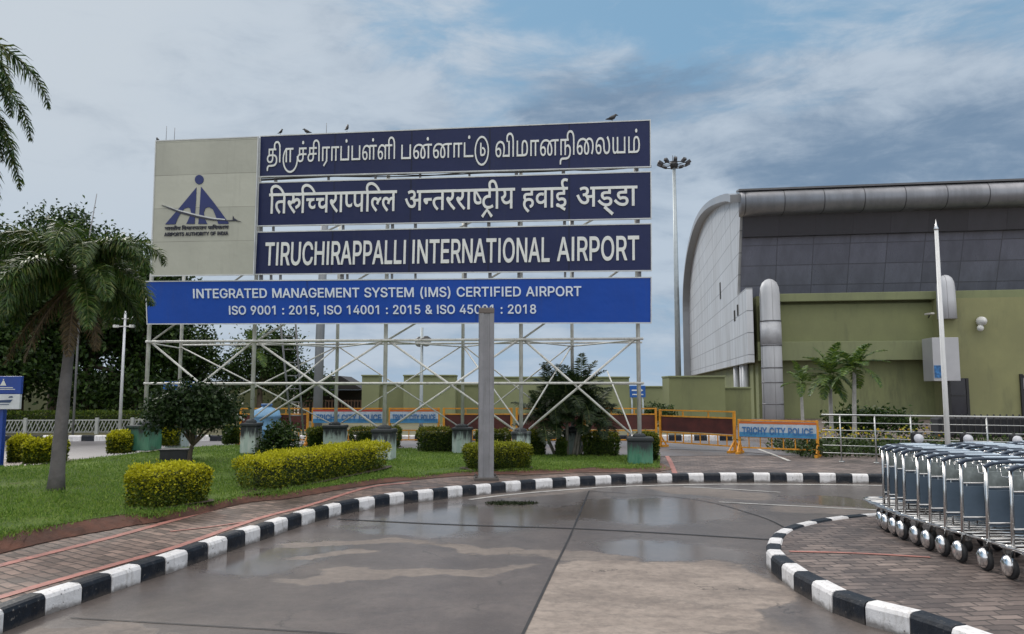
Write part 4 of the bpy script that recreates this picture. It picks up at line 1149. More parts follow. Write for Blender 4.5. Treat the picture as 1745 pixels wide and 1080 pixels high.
def logo_words(lines):
    res = []
    for items, x0, x1, yb, yt, ref in lines:
        u0, vb = lp_map(*z7(x0, yb)); u1, _ = lp_map(*z7(x1, yb)); _, vt = lp_map(*z7(x0, yt))
        res.append((items, u0, u1, vb, vt, ref))
    return res


lettering('caption', logo_b, logo_words([
    (['भ', 'ा', 'र', 'त', 'ी', 'य', ' ', 'ि', 'व', 'म', 'ा', 'न', 'प', ('half', 'त'), 'त', 'न', ' ', 'प', 'RA_SLASH', 'ा', 'ि', 'ध', 'क', 'र', 'ण'], 165, 1005, 872, 832, .622),
    (list('AIRPORTS AUTHORITY OF INDIA'), 160, 1000, 950, 905, CAP)]), ink_m, logo_o, 0.012)

# lattice frame ------------------------------------------------
def sp(px, py, off=0.0): return on_plane(px, py, off)
BACK = -2.1
fr_posts = [(247, 722, 263), (429, 718, 437), (655, 728, 661), (888, 733, 886), (1090, 742, 1089)]
bk_posts = [(303, 722, 305), (572, 722, 578), (788, 726, 792), (976, 730, 974)]
TOPZ = {0: 7.2, 1: 7.15, 2: 7.1, 3: 7.05, 4: 7.0}
FP = []; BP = []
for i, (x, yb, _) in enumerate(fr_posts):
    p = sp(x, yb, 0); FP.append(p)
    mb = MB(); mb.tube([p - Vector((0, 0, .05)), Vector((p.x, p.y, TOPZ[i] - .15))], 0.042, 10); mb.build('post', white_pipe, sign)
for x, yb, _ in bk_posts:
    p = sp(x, yb, BACK); BP.append(p)
    mb = MB(); mb.tube([p - Vector((0, 0, .05)), Vector((p.x, p.y, 6.6))], 0.04, 10); mb.build('post', white_pipe, sign)


def pipe(name, a, b, r_=0.03, m_=white_pipe):
    mb = MB(); mb.tube([a, b], r_, 8); return mb.build(name, m_, sign)


zt = sp(660, 580).z; zm = sp(660, 653).z
def lvl(p, z): return Vector((p.x, p.y, z))
for z, r_ in ((zt, .027), (zm, .024)):
    pipe('rail', lvl(FP[0], z) + snorm * .06 - sdir * .03, lvl(FP[-1], z) + snorm * .06 + sdir * .1, r_)
pipe('rail', lvl(BP[0], zt + .06), lvl(BP[-1], zt + .06) + sdir * 1.6, .022)
pipe('rail', lvl(BP[0], zm), lvl(BP[-1], zm) + sdir * 1.6, .018)
for zz in (4.3, 5.55, 6.6):
    pipe('rail', lvl(FP[0], zz) - snorm * .02, lvl(FP[-1], zz) - snorm * .02, .03)
for i in range(4):
    a, b = FP[i], FP[i + 1]
    d = (lvl(b, 0) - lvl(a, 0)).normalized() * .16
    pipe('brace', lvl(a, a.z + .02) + d - snorm * .05, lvl(b, zt) - d * .3 - snorm * .05, .023)
    pipe('brace', lvl(b, b.z + .02) - d + snorm * .012, lvl(a, zt) + d * .3 + snorm * .012, .023)
    for zz0, zz1 in ((zt, 4.3), (4.3, 5.6)):
        pipe('brace', lvl(a, zz0) - snorm * .06, lvl(b, zz1) - snorm * .06, .022)
for i in range(3):
    a, b = BP[i], BP[i + 1]
    d = (lvl(b, 0) - lvl(a, 0)).normalized() * .12
    pipe('brace', lvl(a, a.z + .02) + d - snorm * .04, lvl(b, zt) - d * .3 - snorm * .04, .016)
    pipe('brace', lvl(b, b.z + .02) - d + snorm * .04, lvl(a, zt) + d * .3 + snorm * .04, .016)
# ties between the two rows
for a, b in ((FP[1], BP[1]), (FP[2], BP[1]), (FP[2], BP[2]), (FP[3], BP[2]), (FP[3], BP[3]), (FP[4], BP[3]), (FP[0], BP[0])):
    pipe('tie', lvl(a, zt - .02), lvl(b, zt - .02), .016)
for a, b in ((FP[1], BP[1]), (FP[3], BP[3]), (FP[3], BP[2])):
    pipe('tie', lvl(a, a.z + .05), lvl(b, zt), .017)
pipe('tie', lvl(FP[4], FP[4].z + .05) - sdir * .15, lvl(BP[3], zt - .6) + sdir * .8, .017)
# short stand-offs seen in the gaps between the boards
for y0, y1, xs in ((296, 306, (470, 560, 640, 716, 800, 880, 960, 1085)), (379, 391, (445, 466, 585, 669, 708, 794, 833, 884, 962, 975, 1087)), (464, 476, (445, 462, 478, 583, 592, 668, 708, 793, 835, 884, 963, 976, 1090))):
    for x in xs:
        t = (x - 440) / 670
        dy = -14 * t if y0 == 296 else (-10 * t if y0 == 379 else -3 * t)
        a, b = sp(x, y0 + dy - 2, .10), sp(x, y1 + dy + 4, .10)
        mb = MB(); mb.bar(a, b, random.choice((.045, .06, .07)), .05); mb.build('stand_off', grey_pole, sign)
# conduit and cables lying in the upper gap
for k in range(3):
    pts = [sp(445 + 95 * i, 306 - 3.1 * i + random.uniform(-3, 3), .08 + .02 * k) for i in range(8)]
    mb = MB(); mb.tube(smooth_path(pts, 4), .012, 6); mb.build('cable', black_metal, sign)
# access ladder hanging behind the boards
mb = MB()
la, lb = sp(477, 540, -1.2), sp(497, 742, -1.2)
lc, ld = sp(503, 540, -1.2), sp(517, 742, -1.2)
mb.tube([la, lb], .022, 6); mb.tube([lc, ld], .022, 6)
for i in range(9):
    t = (i + .5) / 9; mb.tube([la.lerp(lb, t), lc.lerp(ld, t)], .014, 6)
mb.build('ladder', grey_pole, sign)

# concrete footings
def make_footing_mat(name, low, hi):
    m = bpy.data.materials.new(name); m.use_nodes = True
    n = NT(m.node_tree); p = n.n['Principled BSDF']
    tc = n.new('ShaderNodeTexCoord'); o = tc.outputs['Object']
    g = n.noise(n.mapping(o, scale=(3, 3, .6)), 3.2, 6, .7); f = n.noise(o, 6, 5, .65)
    sep = n.new('ShaderNodeSeparateXYZ'); n.l.new(o, sep.inputs[0])
    c_ = n.mix(n.step(g, .35, .65), low, hi)
    moss = n.math('ADD', n.math('MULTIPLY', n.math('SUBTRACT', g, .5), .9), sep.outputs[2])
    c_ = n.mix(n.step(moss, .24, .52), c_, (0.025, 0.03, 0.034))     # black algae creeping down from the top
    c_ = n.mix(n.step(f, .58, .72, 0, .6), c_, (0.10, 0.09, 0.07))
    n.put(p.inputs['Base Color'], c_); p.inputs['Roughness'].default_value = .8
    b = n.new('ShaderNodeBump'); b.inputs['Strength'].default_value = .7; n.put(b.inputs['Height'], f); n.l.new(b.outputs[0], p.inputs['Normal'])
    return m


foot_pale = make_footing_mat('pale_green_concrete', (0.36, 0.46, 0.43), (0.52, 0.58, 0.55))
foot_green = make_footing_mat('green_concrete', (0.035, 0.16, 0.10), (0.11, 0.26, 0.18))


def footing(p, ybase_px, wpx, m_, hpx):
    Y = p.y
    zb = PZ(872, ybase_px, Y) - .03; zt_ = p.z
    w = wpx / F * Y
    mb = MB()
    ang = math.atan2(sdir.y, sdir.x)
    H = zt_ - zb
    mb.box((0, 0, H * .42), (w, w, H * .84), ang, .02)
    mb.box((0, 0, H * .90), (w * 1.10, w * 1.10, H * .12), ang, .03)
    for k in range(5):                       # rough lump of mortar round the post foot
        mb.ball((random.uniform(-.08, .08), random.uniform(-.08, .08), H * .97), (.10, .10, .07), 8, 5)
    o = mb.build('footing', m_, sign, (p.x, p.y, zb))
    return o


for p, yb, w, m_ in zip(FP, (764, 769, 781, 776, 796), (40, 27, 34, 30, 40), (foot_green, foot_pale, foot_pale, foot_pale, foot_green)):
    footing(p, yb, w, m_, 40)
for p, yb, w in zip(BP, (760, 767, 770, 772), (28, 32, 30, 30)):
    footing(p, yb, w, foot_pale, 40)

# birds on the sign
crow_m = mat('crow_feathers', (0.012, 0.012, 0.014), 0.5)
def crow(px, py, off, yaw, s, label, up=1.0):
    p = on_plane(px, py, off)
    mb = MB()
    pts = [(-.20, 0, .06), (-.11, 0, .075), (-.04, 0, .10), (.04, 0, .135), (.09, 0, .185), (.115, 0, .215), (.15, 0, .212), (.20, 0, .198)]
    rs = [.012, .03, .058, .066, .042, .036, .022, .003]
    if up > 1: pts = [(x * .6, y, z * up) for x, y, z in pts]
    mb.tube(pts, rs, 10)
    for sd_ in (-1, 1):
        mb.tube([(.0, .025 * sd_, .08), (.01, .025 * sd_, -.005)], .006, 5)
        mb.add([(.05, .055 * sd_, .14), (-.06, .06 * sd_, .10), (-.19, .02 * sd_, .07), (-.05, .045 * sd_, .13)], [(0, 1, 2, 3)])
    o = mb.build('crow', crow_m, None, p)
    o.rotation_euler = (0, 0, yaw); o.scale = (s, s, s)
    tag(o, label, 'bird', 'crows perched on the sign')


crow(269, 243, .30, 2.8, 0.46, 'black crow on the top left corner of the cream logo board', 1.1)
crow(478, 230.5, .2, .4, 0.43, 'small black crow perched above the first Tamil letters', 1.5)
crow(523, 228.5, .2, 3.0, 0.53, 'black crow crouching between the two upright crows on the sign top')
crow(591, 226, .2, 1.2, 0.50, 'upright black crow perched highest near the middle of the sign top', 1.7)
crow(1043, 207, .2, .15, 0.68, 'largest black crow on the right end of the sign top')
for i, x in enumerate((283, 297, 556)):
    a = on_plane(x, 238 if x < 400 else 228, .2)
    mb = MB(); mb.tube([a, a + Vector((0, 0, .30 - .03 * i))], .006, 5); mb.build('lightning_rod', grey_pole, sign)

# ------------------------------------------------------------------ vegetation
bark_grey = mat('palm_bark', (0.135, 0.122, 0.122), 0.85, 0, 0.2, 6, 0.7, 30)
bark_brown = mat('brown_bark', (0.10, 0.075, 0.055), 0.9, 0, 0.25, 6, 0.8, 25)
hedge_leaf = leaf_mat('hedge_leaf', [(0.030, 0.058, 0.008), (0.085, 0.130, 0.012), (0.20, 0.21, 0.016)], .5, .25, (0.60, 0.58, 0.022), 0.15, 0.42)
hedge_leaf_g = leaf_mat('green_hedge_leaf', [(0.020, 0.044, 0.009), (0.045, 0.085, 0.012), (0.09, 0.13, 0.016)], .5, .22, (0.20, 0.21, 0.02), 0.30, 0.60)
hedge_core = mat('hedge_twigs', (0.030, 0.045, 0.012), 0.9, 0, .4, 9)


def hedge(a, b, w, h, label, leaf=hedge_leaf, n=4200, L=.04, group='clipped hedges', name='hedge'):
    """clipped hedge from a to b (ground points)"""
    c = (a + b) / 2; d = b - a; ln = Vector((d.x, d.y)).length; ang = math.atan2(d.y, d.x)
    root = thing(name, label, 'hedge', (c.x, c.y, c.z), ang, group)
    mb = MB(); mb.box((0, 0, h * .45), (ln * .82 - .06, max(.08, w * .68), h * .80), 0, .03); mb.build('branches', hedge_core, root)
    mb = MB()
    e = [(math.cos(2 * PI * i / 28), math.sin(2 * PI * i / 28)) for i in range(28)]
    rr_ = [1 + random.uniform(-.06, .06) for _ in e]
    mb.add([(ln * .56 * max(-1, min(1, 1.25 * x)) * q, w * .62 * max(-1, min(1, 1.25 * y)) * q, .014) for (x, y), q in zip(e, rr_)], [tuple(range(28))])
    mb.build('shade_soil', mat('hedge_shade_soil', (.055, .038, .028), .9, 0, .4, 5, .8, 20), root)  # dark soil disc, its colour standing in for the hedge's contact shadow
    # points on a lumpy rounded box
    hx, hy = ln / 2, w / 2
    n = int(n * 1.9); L = L * .82
    A = np.array([2 * hx * 2 * hy, 2 * hx * h, 2 * hx * h, 2 * hy * h, 2 * hy * h]); A = A / A.sum()
    face = RNG.choice(5, size=n, p=A)
    u = RNG.uniform(-1, 1, n); v = RNG.uniform(-1, 1, n)
    P = np.zeros((n, 3)); Nn = np.zeros((n, 3))
    top = face == 0
    P[top] = np.c_[u[top] * hx, v[top] * hy, np.full(top.sum(), h)]; Nn[top] = [0, 0, 1]
    for k, s_ in ((1, -1), (2, 1)):
        q = face == k; P[q] = np.c_[u[q] * hx, np.full(q.sum(), s_ * hy), (v[q] * .5 + .5) * h]; Nn[q] = [0, s_, 0]
    for k, s_ in ((3, -1), (4, 1)):
        q = face == k; P[q] = np.c_[np.full(q.sum(), s_ * hx), u[q] * hy, (v[q] * .5 + .5) * h]; Nn[q] = [s_, 0, 0]
    # round edges + taper towards the foot + lumps
    zt_ = np.clip(P[:, 2] / h, 0, 1)
    tap = 0.86 + .14 * np.sqrt(zt_)
    ex = np.clip((np.abs(P[:, 0]) - hx + .10) / .10, 0, 1); ey = np.clip((np.abs(P[:, 1]) - hy + .10) / .10, 0, 1)
    P[:, 0] *= tap; P[:, 1] *= tap
    P[:, 2] -= (ex ** 2 + ey ** 2) * .035 * (zt_ > .8)
    ph = RNG.uniform(0, 6, 6)
    lump = (np.sin(P[:, 0] * 9 + ph[0]) * np.cos(P[:, 1] * 11 + ph[1]) + np.sin(P[:, 0] * 21 + P[:, 2] * 13 + ph[2]) * .7 + np.sin(P[:, 0] * 4 + ph[3])) * .012
    P += Nn * (lump + RNG.normal(0, .016, n) - np.abs(RNG.normal(0, .02, n)))[:, None]
    P[:, 2] = np.maximum(P[:, 2], .01)
    shoots = RNG.random(n) < .04
    P[shoots & top, 2] += RNG.uniform(.0, .05, (shoots & top).sum())
    D = Nn + RNG.normal(size=(n, 3)) * .75 + [0, 0, .25]
    me = quads_mesh('foliage', leaf_quads(P, D, RNG.uniform(.7, 1.25, n) * L, RNG.uniform(.45, .65, n) * L, .3), leaf)
    obj('foliage', me, root)
    return root


GRP = 'clipped hedges on the lawn'
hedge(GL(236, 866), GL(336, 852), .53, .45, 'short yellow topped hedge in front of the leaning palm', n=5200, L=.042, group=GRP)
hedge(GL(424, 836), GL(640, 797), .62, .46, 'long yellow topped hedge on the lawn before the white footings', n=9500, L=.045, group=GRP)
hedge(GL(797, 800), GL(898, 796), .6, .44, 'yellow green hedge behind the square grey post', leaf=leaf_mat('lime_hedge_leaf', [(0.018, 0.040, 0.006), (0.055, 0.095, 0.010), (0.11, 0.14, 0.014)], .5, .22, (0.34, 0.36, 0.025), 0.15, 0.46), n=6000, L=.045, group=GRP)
GRB = 'green hedges behind the sign'
for x0, x1, yb, h, lab in ((516, 556, 764, .45, 'dark green hedge left of the back row footing under the ladder'),
                           (590, 682, 764, .48, 'dark green hedge between the two white middle footings'),
                           (708, 773, 770, .52, 'dark green hedge left of the footing behind the street lamp foot'),
                           (806, 872, 772, .50, 'dark green hedge hidden behind the grey post'),
                           (894, 932, 776, .52, 'dark green hedge right of the black capped footing'),
                           (948, 968, 778, .36, 'small round green hedge left of the clump palm trunks'),
                           (992, 1060, 777, .46, 'green hedge right of the clump palm trunks'),
                           (1086, 1128, 786, .55, 'hedge tucked behind the green footing at the right end'),
                           (372, 402, 757, .40, 'small hedge left of the light blue drum'),
                           (268, 300, 760, .42, 'yellow green hedge behind the round headed small tree'),
                           (176, 216, 773, .42, 'yellow green hedge between the palm trunk and the green footing'),
                           (62, 92, 790, .42, 'yellow green hedge at the left of the palm trunk'),
                           (33, 62, 791, .40, 'yellow green hedge second from the blue post'),
                           (4, 32, 789, .46, 'yellow green hedge beside the blue post')):
    a, b = GL(x0, yb), GL(x1, yb)
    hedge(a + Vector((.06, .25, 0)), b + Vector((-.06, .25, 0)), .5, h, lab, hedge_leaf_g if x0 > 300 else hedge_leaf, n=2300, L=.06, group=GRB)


def tree(name, label, base, h_trunk, crown, leafcols, nleaf, L, group=None, trunk_r=.15, cat='tree', bark=bark_brown, tint='dark', lean=(0, 0), shell=.55):
    """crown: list of (dx, dy, z, rx, ry, rz) clumps; uneven leaf masses around limbs"""
    root = thing(name, label, cat, base, 0, group)
    mb = MB()
    topc = Vector((lean[0], lean[1], h_trunk))
    mb.tube(smooth_path([(0, 0, -.1), (lean[0] * .3, lean[1] * .3, h_trunk * .5), topc], 4), [trunk_r * (1 - .05 * i) for i in range(9)], 9)
    for (dx, dy, z, rx, ry, rz) in crown:
        e = Vector((dx, dy, z)); m_ = topc.lerp(e, .5) + Vector((random.uniform(-.1, .1), random.uniform(-.1, .1), rz * .1))
        mb.tube([topc - Vector((0, 0, h_trunk * .12)), m_, e], [trunk_r * .55, trunk_r * .35, trunk_r * .12], 7)
    mb.build('trunk', bark, root)
    vol = np.array([c[3] * c[4] * c[5] for c in crown]) ** .75; vol = vol / vol.sum()
    P = []; D = []
    for c, f in zip(crown, vol):
        n = int(nleaf * f)
        k = max(6, n // 45)                      # twig clusters inside each clump
        q = unit(RNG.normal(size=(k, 3))) * (shell + (1 - shell) * RNG.random((k, 1)) ** .5)
        cen = q * [c[3], c[4], c[5]] * RNG.uniform(.75, 1.12, (k, 1)) + [c[0], c[1], c[2]]
        idx = RNG.integers(0, k, n)
        off = RNG.normal(size=(n, 3)) * (0.20 * min(c[3], c[4], c[5]) + L * .8)
        P.append(cen[idx] + off); D.append(q[idx] * .6 + RNG.normal(size=(n, 3)) * .8 + [0, 0, -.15])
    P = np.concatenate(P); D = np.concatenate(D); n = len(P)
    me = quads_mesh('crown', leaf_quads(P, D, RNG.uniform(.7, 1.3, n) * L, RNG.uniform(.45, .7, n) * L, .3), leaf_mat('leaf_' + tint, leafcols, .5, .2))
    obj('crown', me, root)
    return root


DARK = [(0.008, 0.023, 0.004), (0.022, 0.050, 0.008), (0.055, 0.098, 0.016)]
def clumps(n, rx, ry, z0, z1, r0, r1):
    return [(random.uniform(-rx, rx), random.uniform(-ry, ry), random.uniform(z0, z1), random.uniform(r0, r1), random.uniform(r0, r1), random.uniform(r0, r1) * .75) for _ in range(n)]


def place(px, py, Y, z=PLZ):
    p = at(px, py, Y); return (p.x, Y, z)


GT = 'dark trees behind the left fence'
tree('broadleaf_tree', 'tall dark tree at the far left behind the white fence', place(35, 600, 29), 3.0,
     clumps(20, 2.8, 1.5, 1.6, 6.9, 1.1, 1.7), DARK, 26000, .20, GT, .25)
tree('broadleaf_tree', 'dark tree cut by the left edge of the photo', place(-45, 600, 27), 2.6,
     clumps(16, 1.7, 1.5, 1.3, 6.4, 1.0, 1.5), DARK, 17000, .19, GT, .22)
tree('broadleaf_tree', 'dark round crowned tree rising behind the leaning palm', place(150, 600, 30), 2.8,
     clumps(20, 2.0, 1.5, 1.5, 6.9, 1.0, 1.5), DARK, 24000, .20, GT, .22)
tree('broadleaf_tree', 'dark tree with open twiggy top at the left above the palm', place(95, 600, 33), 4.2,
     [(-.6, 0, 8.6, .9, .8, .7), (.3, 0, 8.9, .6, .6, .5), (1.2, .2, 8.2, .7, .7, .5), (-1.4, 0, 7.6, 1.0, 1, .9), (.3, 0, 7.2, 1.4, 1, .9), (2.2, 0, 6.9, .9, .9, .7), (-.4, 0, 5.5, 1.8, 1.2, 1.0)], DARK, 9500, .17, GT, .24)
tree('broadleaf_tree', 'dark tree beside the left end post of the sign', place(238, 600, 31), 2.4,
     clumps(15, 1.1, 1.2, 1.4, 5.9, .8, 1.2), DARK, 17000, .19, GT, .2)
tree('broadleaf_tree', 'dark tree seen through the first bay of the lattice frame', place(300, 600, 34), 2.0,
     clumps(12, 1.0, 1.0, 1.2, 4.6, .7, 1.0), DARK, 11000, .18, GT, .2)
tree('broadleaf_tree', 'rounded dark tree seen through the lattice beside the ladder', place(445, 600, 33), 1.8,
     [(-.7, 0, 2.6, .9, .8, .8), (.2, 0, 3.2, .9, .8, .8), (.9, 0, 3.5, .6, .6, .6), (.5, 0, 2.2, .9, .8, .7), (-1.3, 0, 2.0, .6, .6, .6), (1.0, 0, 2.6, .7, .6, .7)], DARK, 9000, .14, GT, .16)
tree('broadleaf_tree', 'small dark tree behind the big grey column', place(520, 600, 33), 1.2,
     [(0, 0, 1.9, .6, .5, .5), (.5, 0, 1.7, .5, .5, .5), (-.4, 0, 1.5, .5, .5, .5)], DARK, 3200, .13, GT, .1)
b = GL(322, 788)
tree('plumeria_tree', 'small round headed tree with forked trunk beside the black block', b, .36,
     [(-.38, 0, .98, .34, .34, .22), (.02, 0, 1.12, .36, .36, .22), (.42, 0, 1.02, .36, .34, .24), (.1, -.1, .88, .40, .34, .2), (-.2, .1, 1.2, .30, .3, .16), (.30, 0, 1.22, .25, .3, .13), (-.5, 0, .82, .2, .25, .14), (.62, 0, .85, .2, .25, .14)],
     [(0.010, 0.022, 0.008), (0.020, 0.042, 0.012), (0.04, 0.07, 0.02)], 7500, .085, None, .05, 'tree', bark_brown, 'plumeria', (.06, 0))
b = GL(472, 776)
tree('croton_bush', 'dark leafy bush beside the white footing at the left', b, .15,
     [(-.1, 0, .25, .26, .25, .2), (.15, 0, .38, .26, .25, .22), (.05, 0, .5, .2, .2, .14), (-.2, 0, .12, .2, .2, .12), (.25, 0, .15, .2, .2, .14)],
     DARK, 2600, .075, None, .03, 'bush', bark_brown, 'croton')
tree('shrub', 'low dark shrub in front of the far olive wall', place(1118, 700, 27), .2,
     [(0, 0, .75, .4, .3, .22), (-.3, 0, .6, .25, .3, .2), (.35, 0, .6, .25, .3, .2)], DARK, 1800, .09, None, .05, 'bush', bark_brown, 'far_shrub')


def frond(mb, base, yaw, pitch, L, droop, leafL, Q, rows=((0.0,),), nl=34, tw=.022, hang=.5):
    """one feather frond: rachis into mb, leaflets appended to Q"""
    pts = []; p = Vector(base); a = pitch
    k = 12
    for i in range(k + 1):
        pts.append(p.copy())
        t = i / k
        a2 = a - droop * t ** 1.4
        p = p + Vector((math.cos(yaw) * math.cos(a2), math.sin(yaw) * math.cos(a2), math.sin(a2))) * (L / k)
    mb.tube(pts, [.022 * (1 - .85 * i / k) * max(.5, L / 1.8) for i in range(k + 1)], 5)
    P = np.array([tuple(q) for q in pts])
    ts = np.linspace(.12, 1.0, nl)
    idx = np.clip((ts * k).astype(int), 0, k - 1); fr = (ts * k - idx)[:, None]
    C0 = P[idx] * (1 - fr) + P[idx + 1] * fr
    Tn = unit(P[idx + 1] - P[idx])
    S = unit(np.cross(Tn, [0, 0, 1.0])); U = np.cross(S, Tn)
    prof = np.sin(np.clip(ts * .86 + .14, 0, 1) * PI) ** .5 * .75 + .3 * (1 - ts)
    for side in (-1, 1):
        for el in rows[0]:
            D = S * side * math.cos(el) + U * math.sin(el) + Tn * .55 + RNG.normal(size=S.shape) * .10
            D[:, 2] -= hang * .6
            D = unit(D)
            LL = (leafL * prof * RNG.uniform(.85, 1.1, len(ts)))[:, None]
            W = (tw * RNG.uniform(.8, 1.2, len(ts)))[:, None]
            mid = C0 + D * LL * .55
            tip = mid + unit(D + np.array([0, 0, -hang])) * LL * .45
            Wv = unit(np.cross(D, U + RNG.normal(size=U.shape) * .3)) * W
            Q.append(np.stack([C0 - Wv * .35, C0 + Wv * .35, mid + Wv * .5, mid - Wv * .5], 1))
            Q.append(np.stack([mid - Wv * .5, mid + Wv * .5, tip + Wv * .06, tip - Wv * .06], 1))


def palm(name, label, base, top, r0, r1, fronds, leafL, cols, tint, rows=((.0, .5, -.5),), nl=34, tw=.022, hang=.5, group=None, shaft=True, bark=bark_grey, extra=None):
    """fronds: list of (yaw, pitch, length, droop)"""
    base = Vector(base); top = Vector(top)
    root = thing(name, label, 'palm tree', base, 0, group)
    t = top - base
    mb = MB()
    k = 14
    bend = Vector((t.x, t.y, 0)) * .12
    pts = [t * (i / k) - bend * math.sin(PI * i / k) for i in range(k + 1)]
    pts[0] = pts[0] - Vector((0, 0, .06))
    rr = [(r0 + (r1 - r0) * (i / k)) * (1.25 if i == 0 else 1.0) * (1 + .05 * (i % 2)) for i in range(k + 1)]
    mb.tube(pts, rr, 12)
    mb.build('trunk', bark, root)
    mb = MB(); Q = []
    if shaft:
        mb.tube([t - Vector((0, 0, r1 * 4)), t, t + Vector((0, 0, r1 * 5))], [r1 * .95, r1 * 1.15, r1 * .4], 8)
    for yaw, pitch, L, dr in fronds:
        b_ = t + Vector((math.cos(yaw), math.sin(yaw), 0)) * r1 * .6 + Vector((0, 0, random.uniform(0, r1 * 4)))
        frond(mb, b_, yaw, pitch, L, dr, leafL, Q, rows, nl, tw, hang)
    rach = mb.build('frond_stalks', mat('frond_stalk', (0.10, 0.13, 0.035), .6), root)
    me = quads_mesh('fronds', np.concatenate(Q), leaf_mat('palm_leaf_' + tint, cols, .45, .25, spec=.4))
    obj('fronds', me, root)
    return root


random.seed(21)
PALMG = [(0.016, 0.042, 0.008), (0.034, 0.080, 0.013), (0.070, 0.130, 0.022), (0.13, 0.14, 0.035)]
pb = GL(95, 833); ptop = at(133, 468, pb.y)
fl = []
for i in range(14):
    yaw = 2 * PI * i / 14 + random.uniform(-.15, .15)
    fl.append((yaw, random.uniform(.2, 1.0), random.uniform(1.35, 1.75) * (.8 if math.cos(yaw) > .3 else 1), random.uniform(1.9, 2.6)))
for i in range(8):
    yaw = 2 * PI * i / 8 + random.uniform(-.2, .2)
    fl.append((yaw, random.uniform(-.25, .3), random.uniform(1.15, 1.6) * (.8 if math.cos(yaw) > .3 else 1), random.uniform(1.1, 1.6)))
fl += [(PI + .5, -.1, 1.75, 1.4), (PI - .3, .1, 1.8, 1.6), (PI + .1, -.35, 1.7, 1.1), (-2.0, -.3, 1.6, 1.2), (-.9, -.3, 1.35, 1.2), (PI, .8, 1.8, 2.2), (PI - .6, .6, 1.8, 2.0)]
palm('foxtail_palm', 'leaning grey trunked palm with bushy drooping fronds on the lawn', pb, ptop, .095, .046, fl, .31, PALMG, 'foxtail', ((-.9, -.3, .3, .9),), 40, .018, .6)
# a taller palm just outside the frame whose fronds hang into it
t2 = at(-282, 75, 8.9)
p2 = Vector((t2.x - .1, 8.9, .3))
fl = [(2 * PI * i / 9 + 1.0, random.uniform(.4, 1.2), random.uniform(1.8, 2.4), random.uniform(1.6, 2.2)) for i in range(8)]
fl += [(-.30, .32, 2.45, 1.9), (.10, .38, 2.5, 1.95), (.45, .25, 2.6, 1.85), (-.12, -.05, 2.45, 1.55), (.3, -.12, 2.5, 1.45), (-.5, -.15, 2.5, 1.4), (.0, .75, 2.3, 2.2), (.2, .1, 2.3, 1.7), (-.4, .1, 2.6, 1.7), (.05, -.3, 2.3, 1.2), (.6, .5, 2.7, 2.0), (-.2, -.3, 2.7, 1.3), (.1, -.5, 2.9, 1.05), (.4, -.45, 2.8, 1.1), (-.45, -.55, 3.0, 1.0), (.25, .2, 2.45, 1.8), (-.15, .2, 2.5, 1.8), (.15, -.6, 3.1, .9), (-.3, -.65, 3.2, .85), (.3, -.05, 2.6, 1.5), (0, -.2, 2.7, 1.4), (-.6, .1, 2.8, 1.6), (.55, -.25, 2.8, 1.3)]
palm('foxtail_palm', 'tall palm at the left edge with only its hanging fronds in view', p2, t2, .14, .07, fl, .40, PALMG, 'foxtail', ((-.7, -.2, .3, .8),), 44, .024, .7)

# brown dead fronds hanging under the crown
_p = bpy.data.objects['foxtail_palm']; mb = MB(); Q = []
for yaw, pit, L in ((PI + .2, -.75, 1.5), (PI + .9, -.9, 1.35), (-.3, -1.0, 1.1), (-1.2, -1.0, 1.2)):
    frond(mb, (ptop - pb) + Vector((0, 0, -.05)), yaw, pit, L, .55, .26, Q, ((-.5, .3),), 34, .018, .8)
mb.build('dead_stalks', mat('dead_stalk', (.12, .08, .045), .8), _p)
obj('dead_fronds', quads_mesh('dead_fronds', np.concatenate(Q), leaf_mat('dead_leaf', [(0.045, 0.035, 0.018), (0.085, 0.06, 0.03), (0.12, 0.085, 0.04)], .7, .2)), _p)

# clump palm behind the right end of the lattice
cb = GL(968, 775)
cl_root = thing('clump_palm', 'dark many stemmed clump palm behind the right bay of the lattice', 'palm tree', cb, 0)
mb = MB(); mbs = MB(); Q = []
for i in range(7):
    x0 = -.26 + .085 * i + random.uniform(-.02, .02); y0 = random.uniform(-.15, .15)
    x1 = x0 * 2.0 + random.uniform(-.1, .1); y1 = y0 * 2 + random.uniform(-.1, .1); h = (.75, 1.2, .95, 1.35, .8, 1.15, .9)[i] + random.uniform(-.08, .08)
    mbs.tube(smooth_path([(x0, y0, -.05), ((x0 * 1.3 + x1) * .48, (y0 + y1) / 2, h * .5), (x1, y1, h)], 3), [.036] * 7, 7)
    for k in range(12):
        yaw = 2 * PI * k * .382 + random.uniform(-.3, .3)
        frond(mb, (x1, y1, h + .05), yaw, (.25, 1.3, -.35, .9, -.05, .55)[k % 6] + random.uniform(-.15, .15), random.uniform(.6, 1.0), random.uniform(.5, 1.1), .27, Q, ((0.3, -.25),), 28, .018, .2)
for yaw, pit, L in ((.5, 1.3, 1.0), (1.4, 1.45, 1.15), (2.6, 1.25, .9), (-.2, 1.0, .9)):
    frond(mb, (.30, 0, 1.35), yaw, pit, L * .9, .7, .24, Q, ((.1, .5),), 24, .028, .3)
mbs.build('trunk', mat('pale_palm_stem', (0.20, 0.185, 0.16), .8, 0, .25, 7), cl_root)
mb.build('frond_stalks', MATS['frond_stalk'], cl_root)
obj('fronds', quads_mesh('fronds', np.concatenate(Q), leaf_mat('clump_leaf', [(0.010, 0.022, 0.008), (0.020, 0.040, 0.012), (0.038, 0.06, 0.018)], .45, .2)), cl_root)

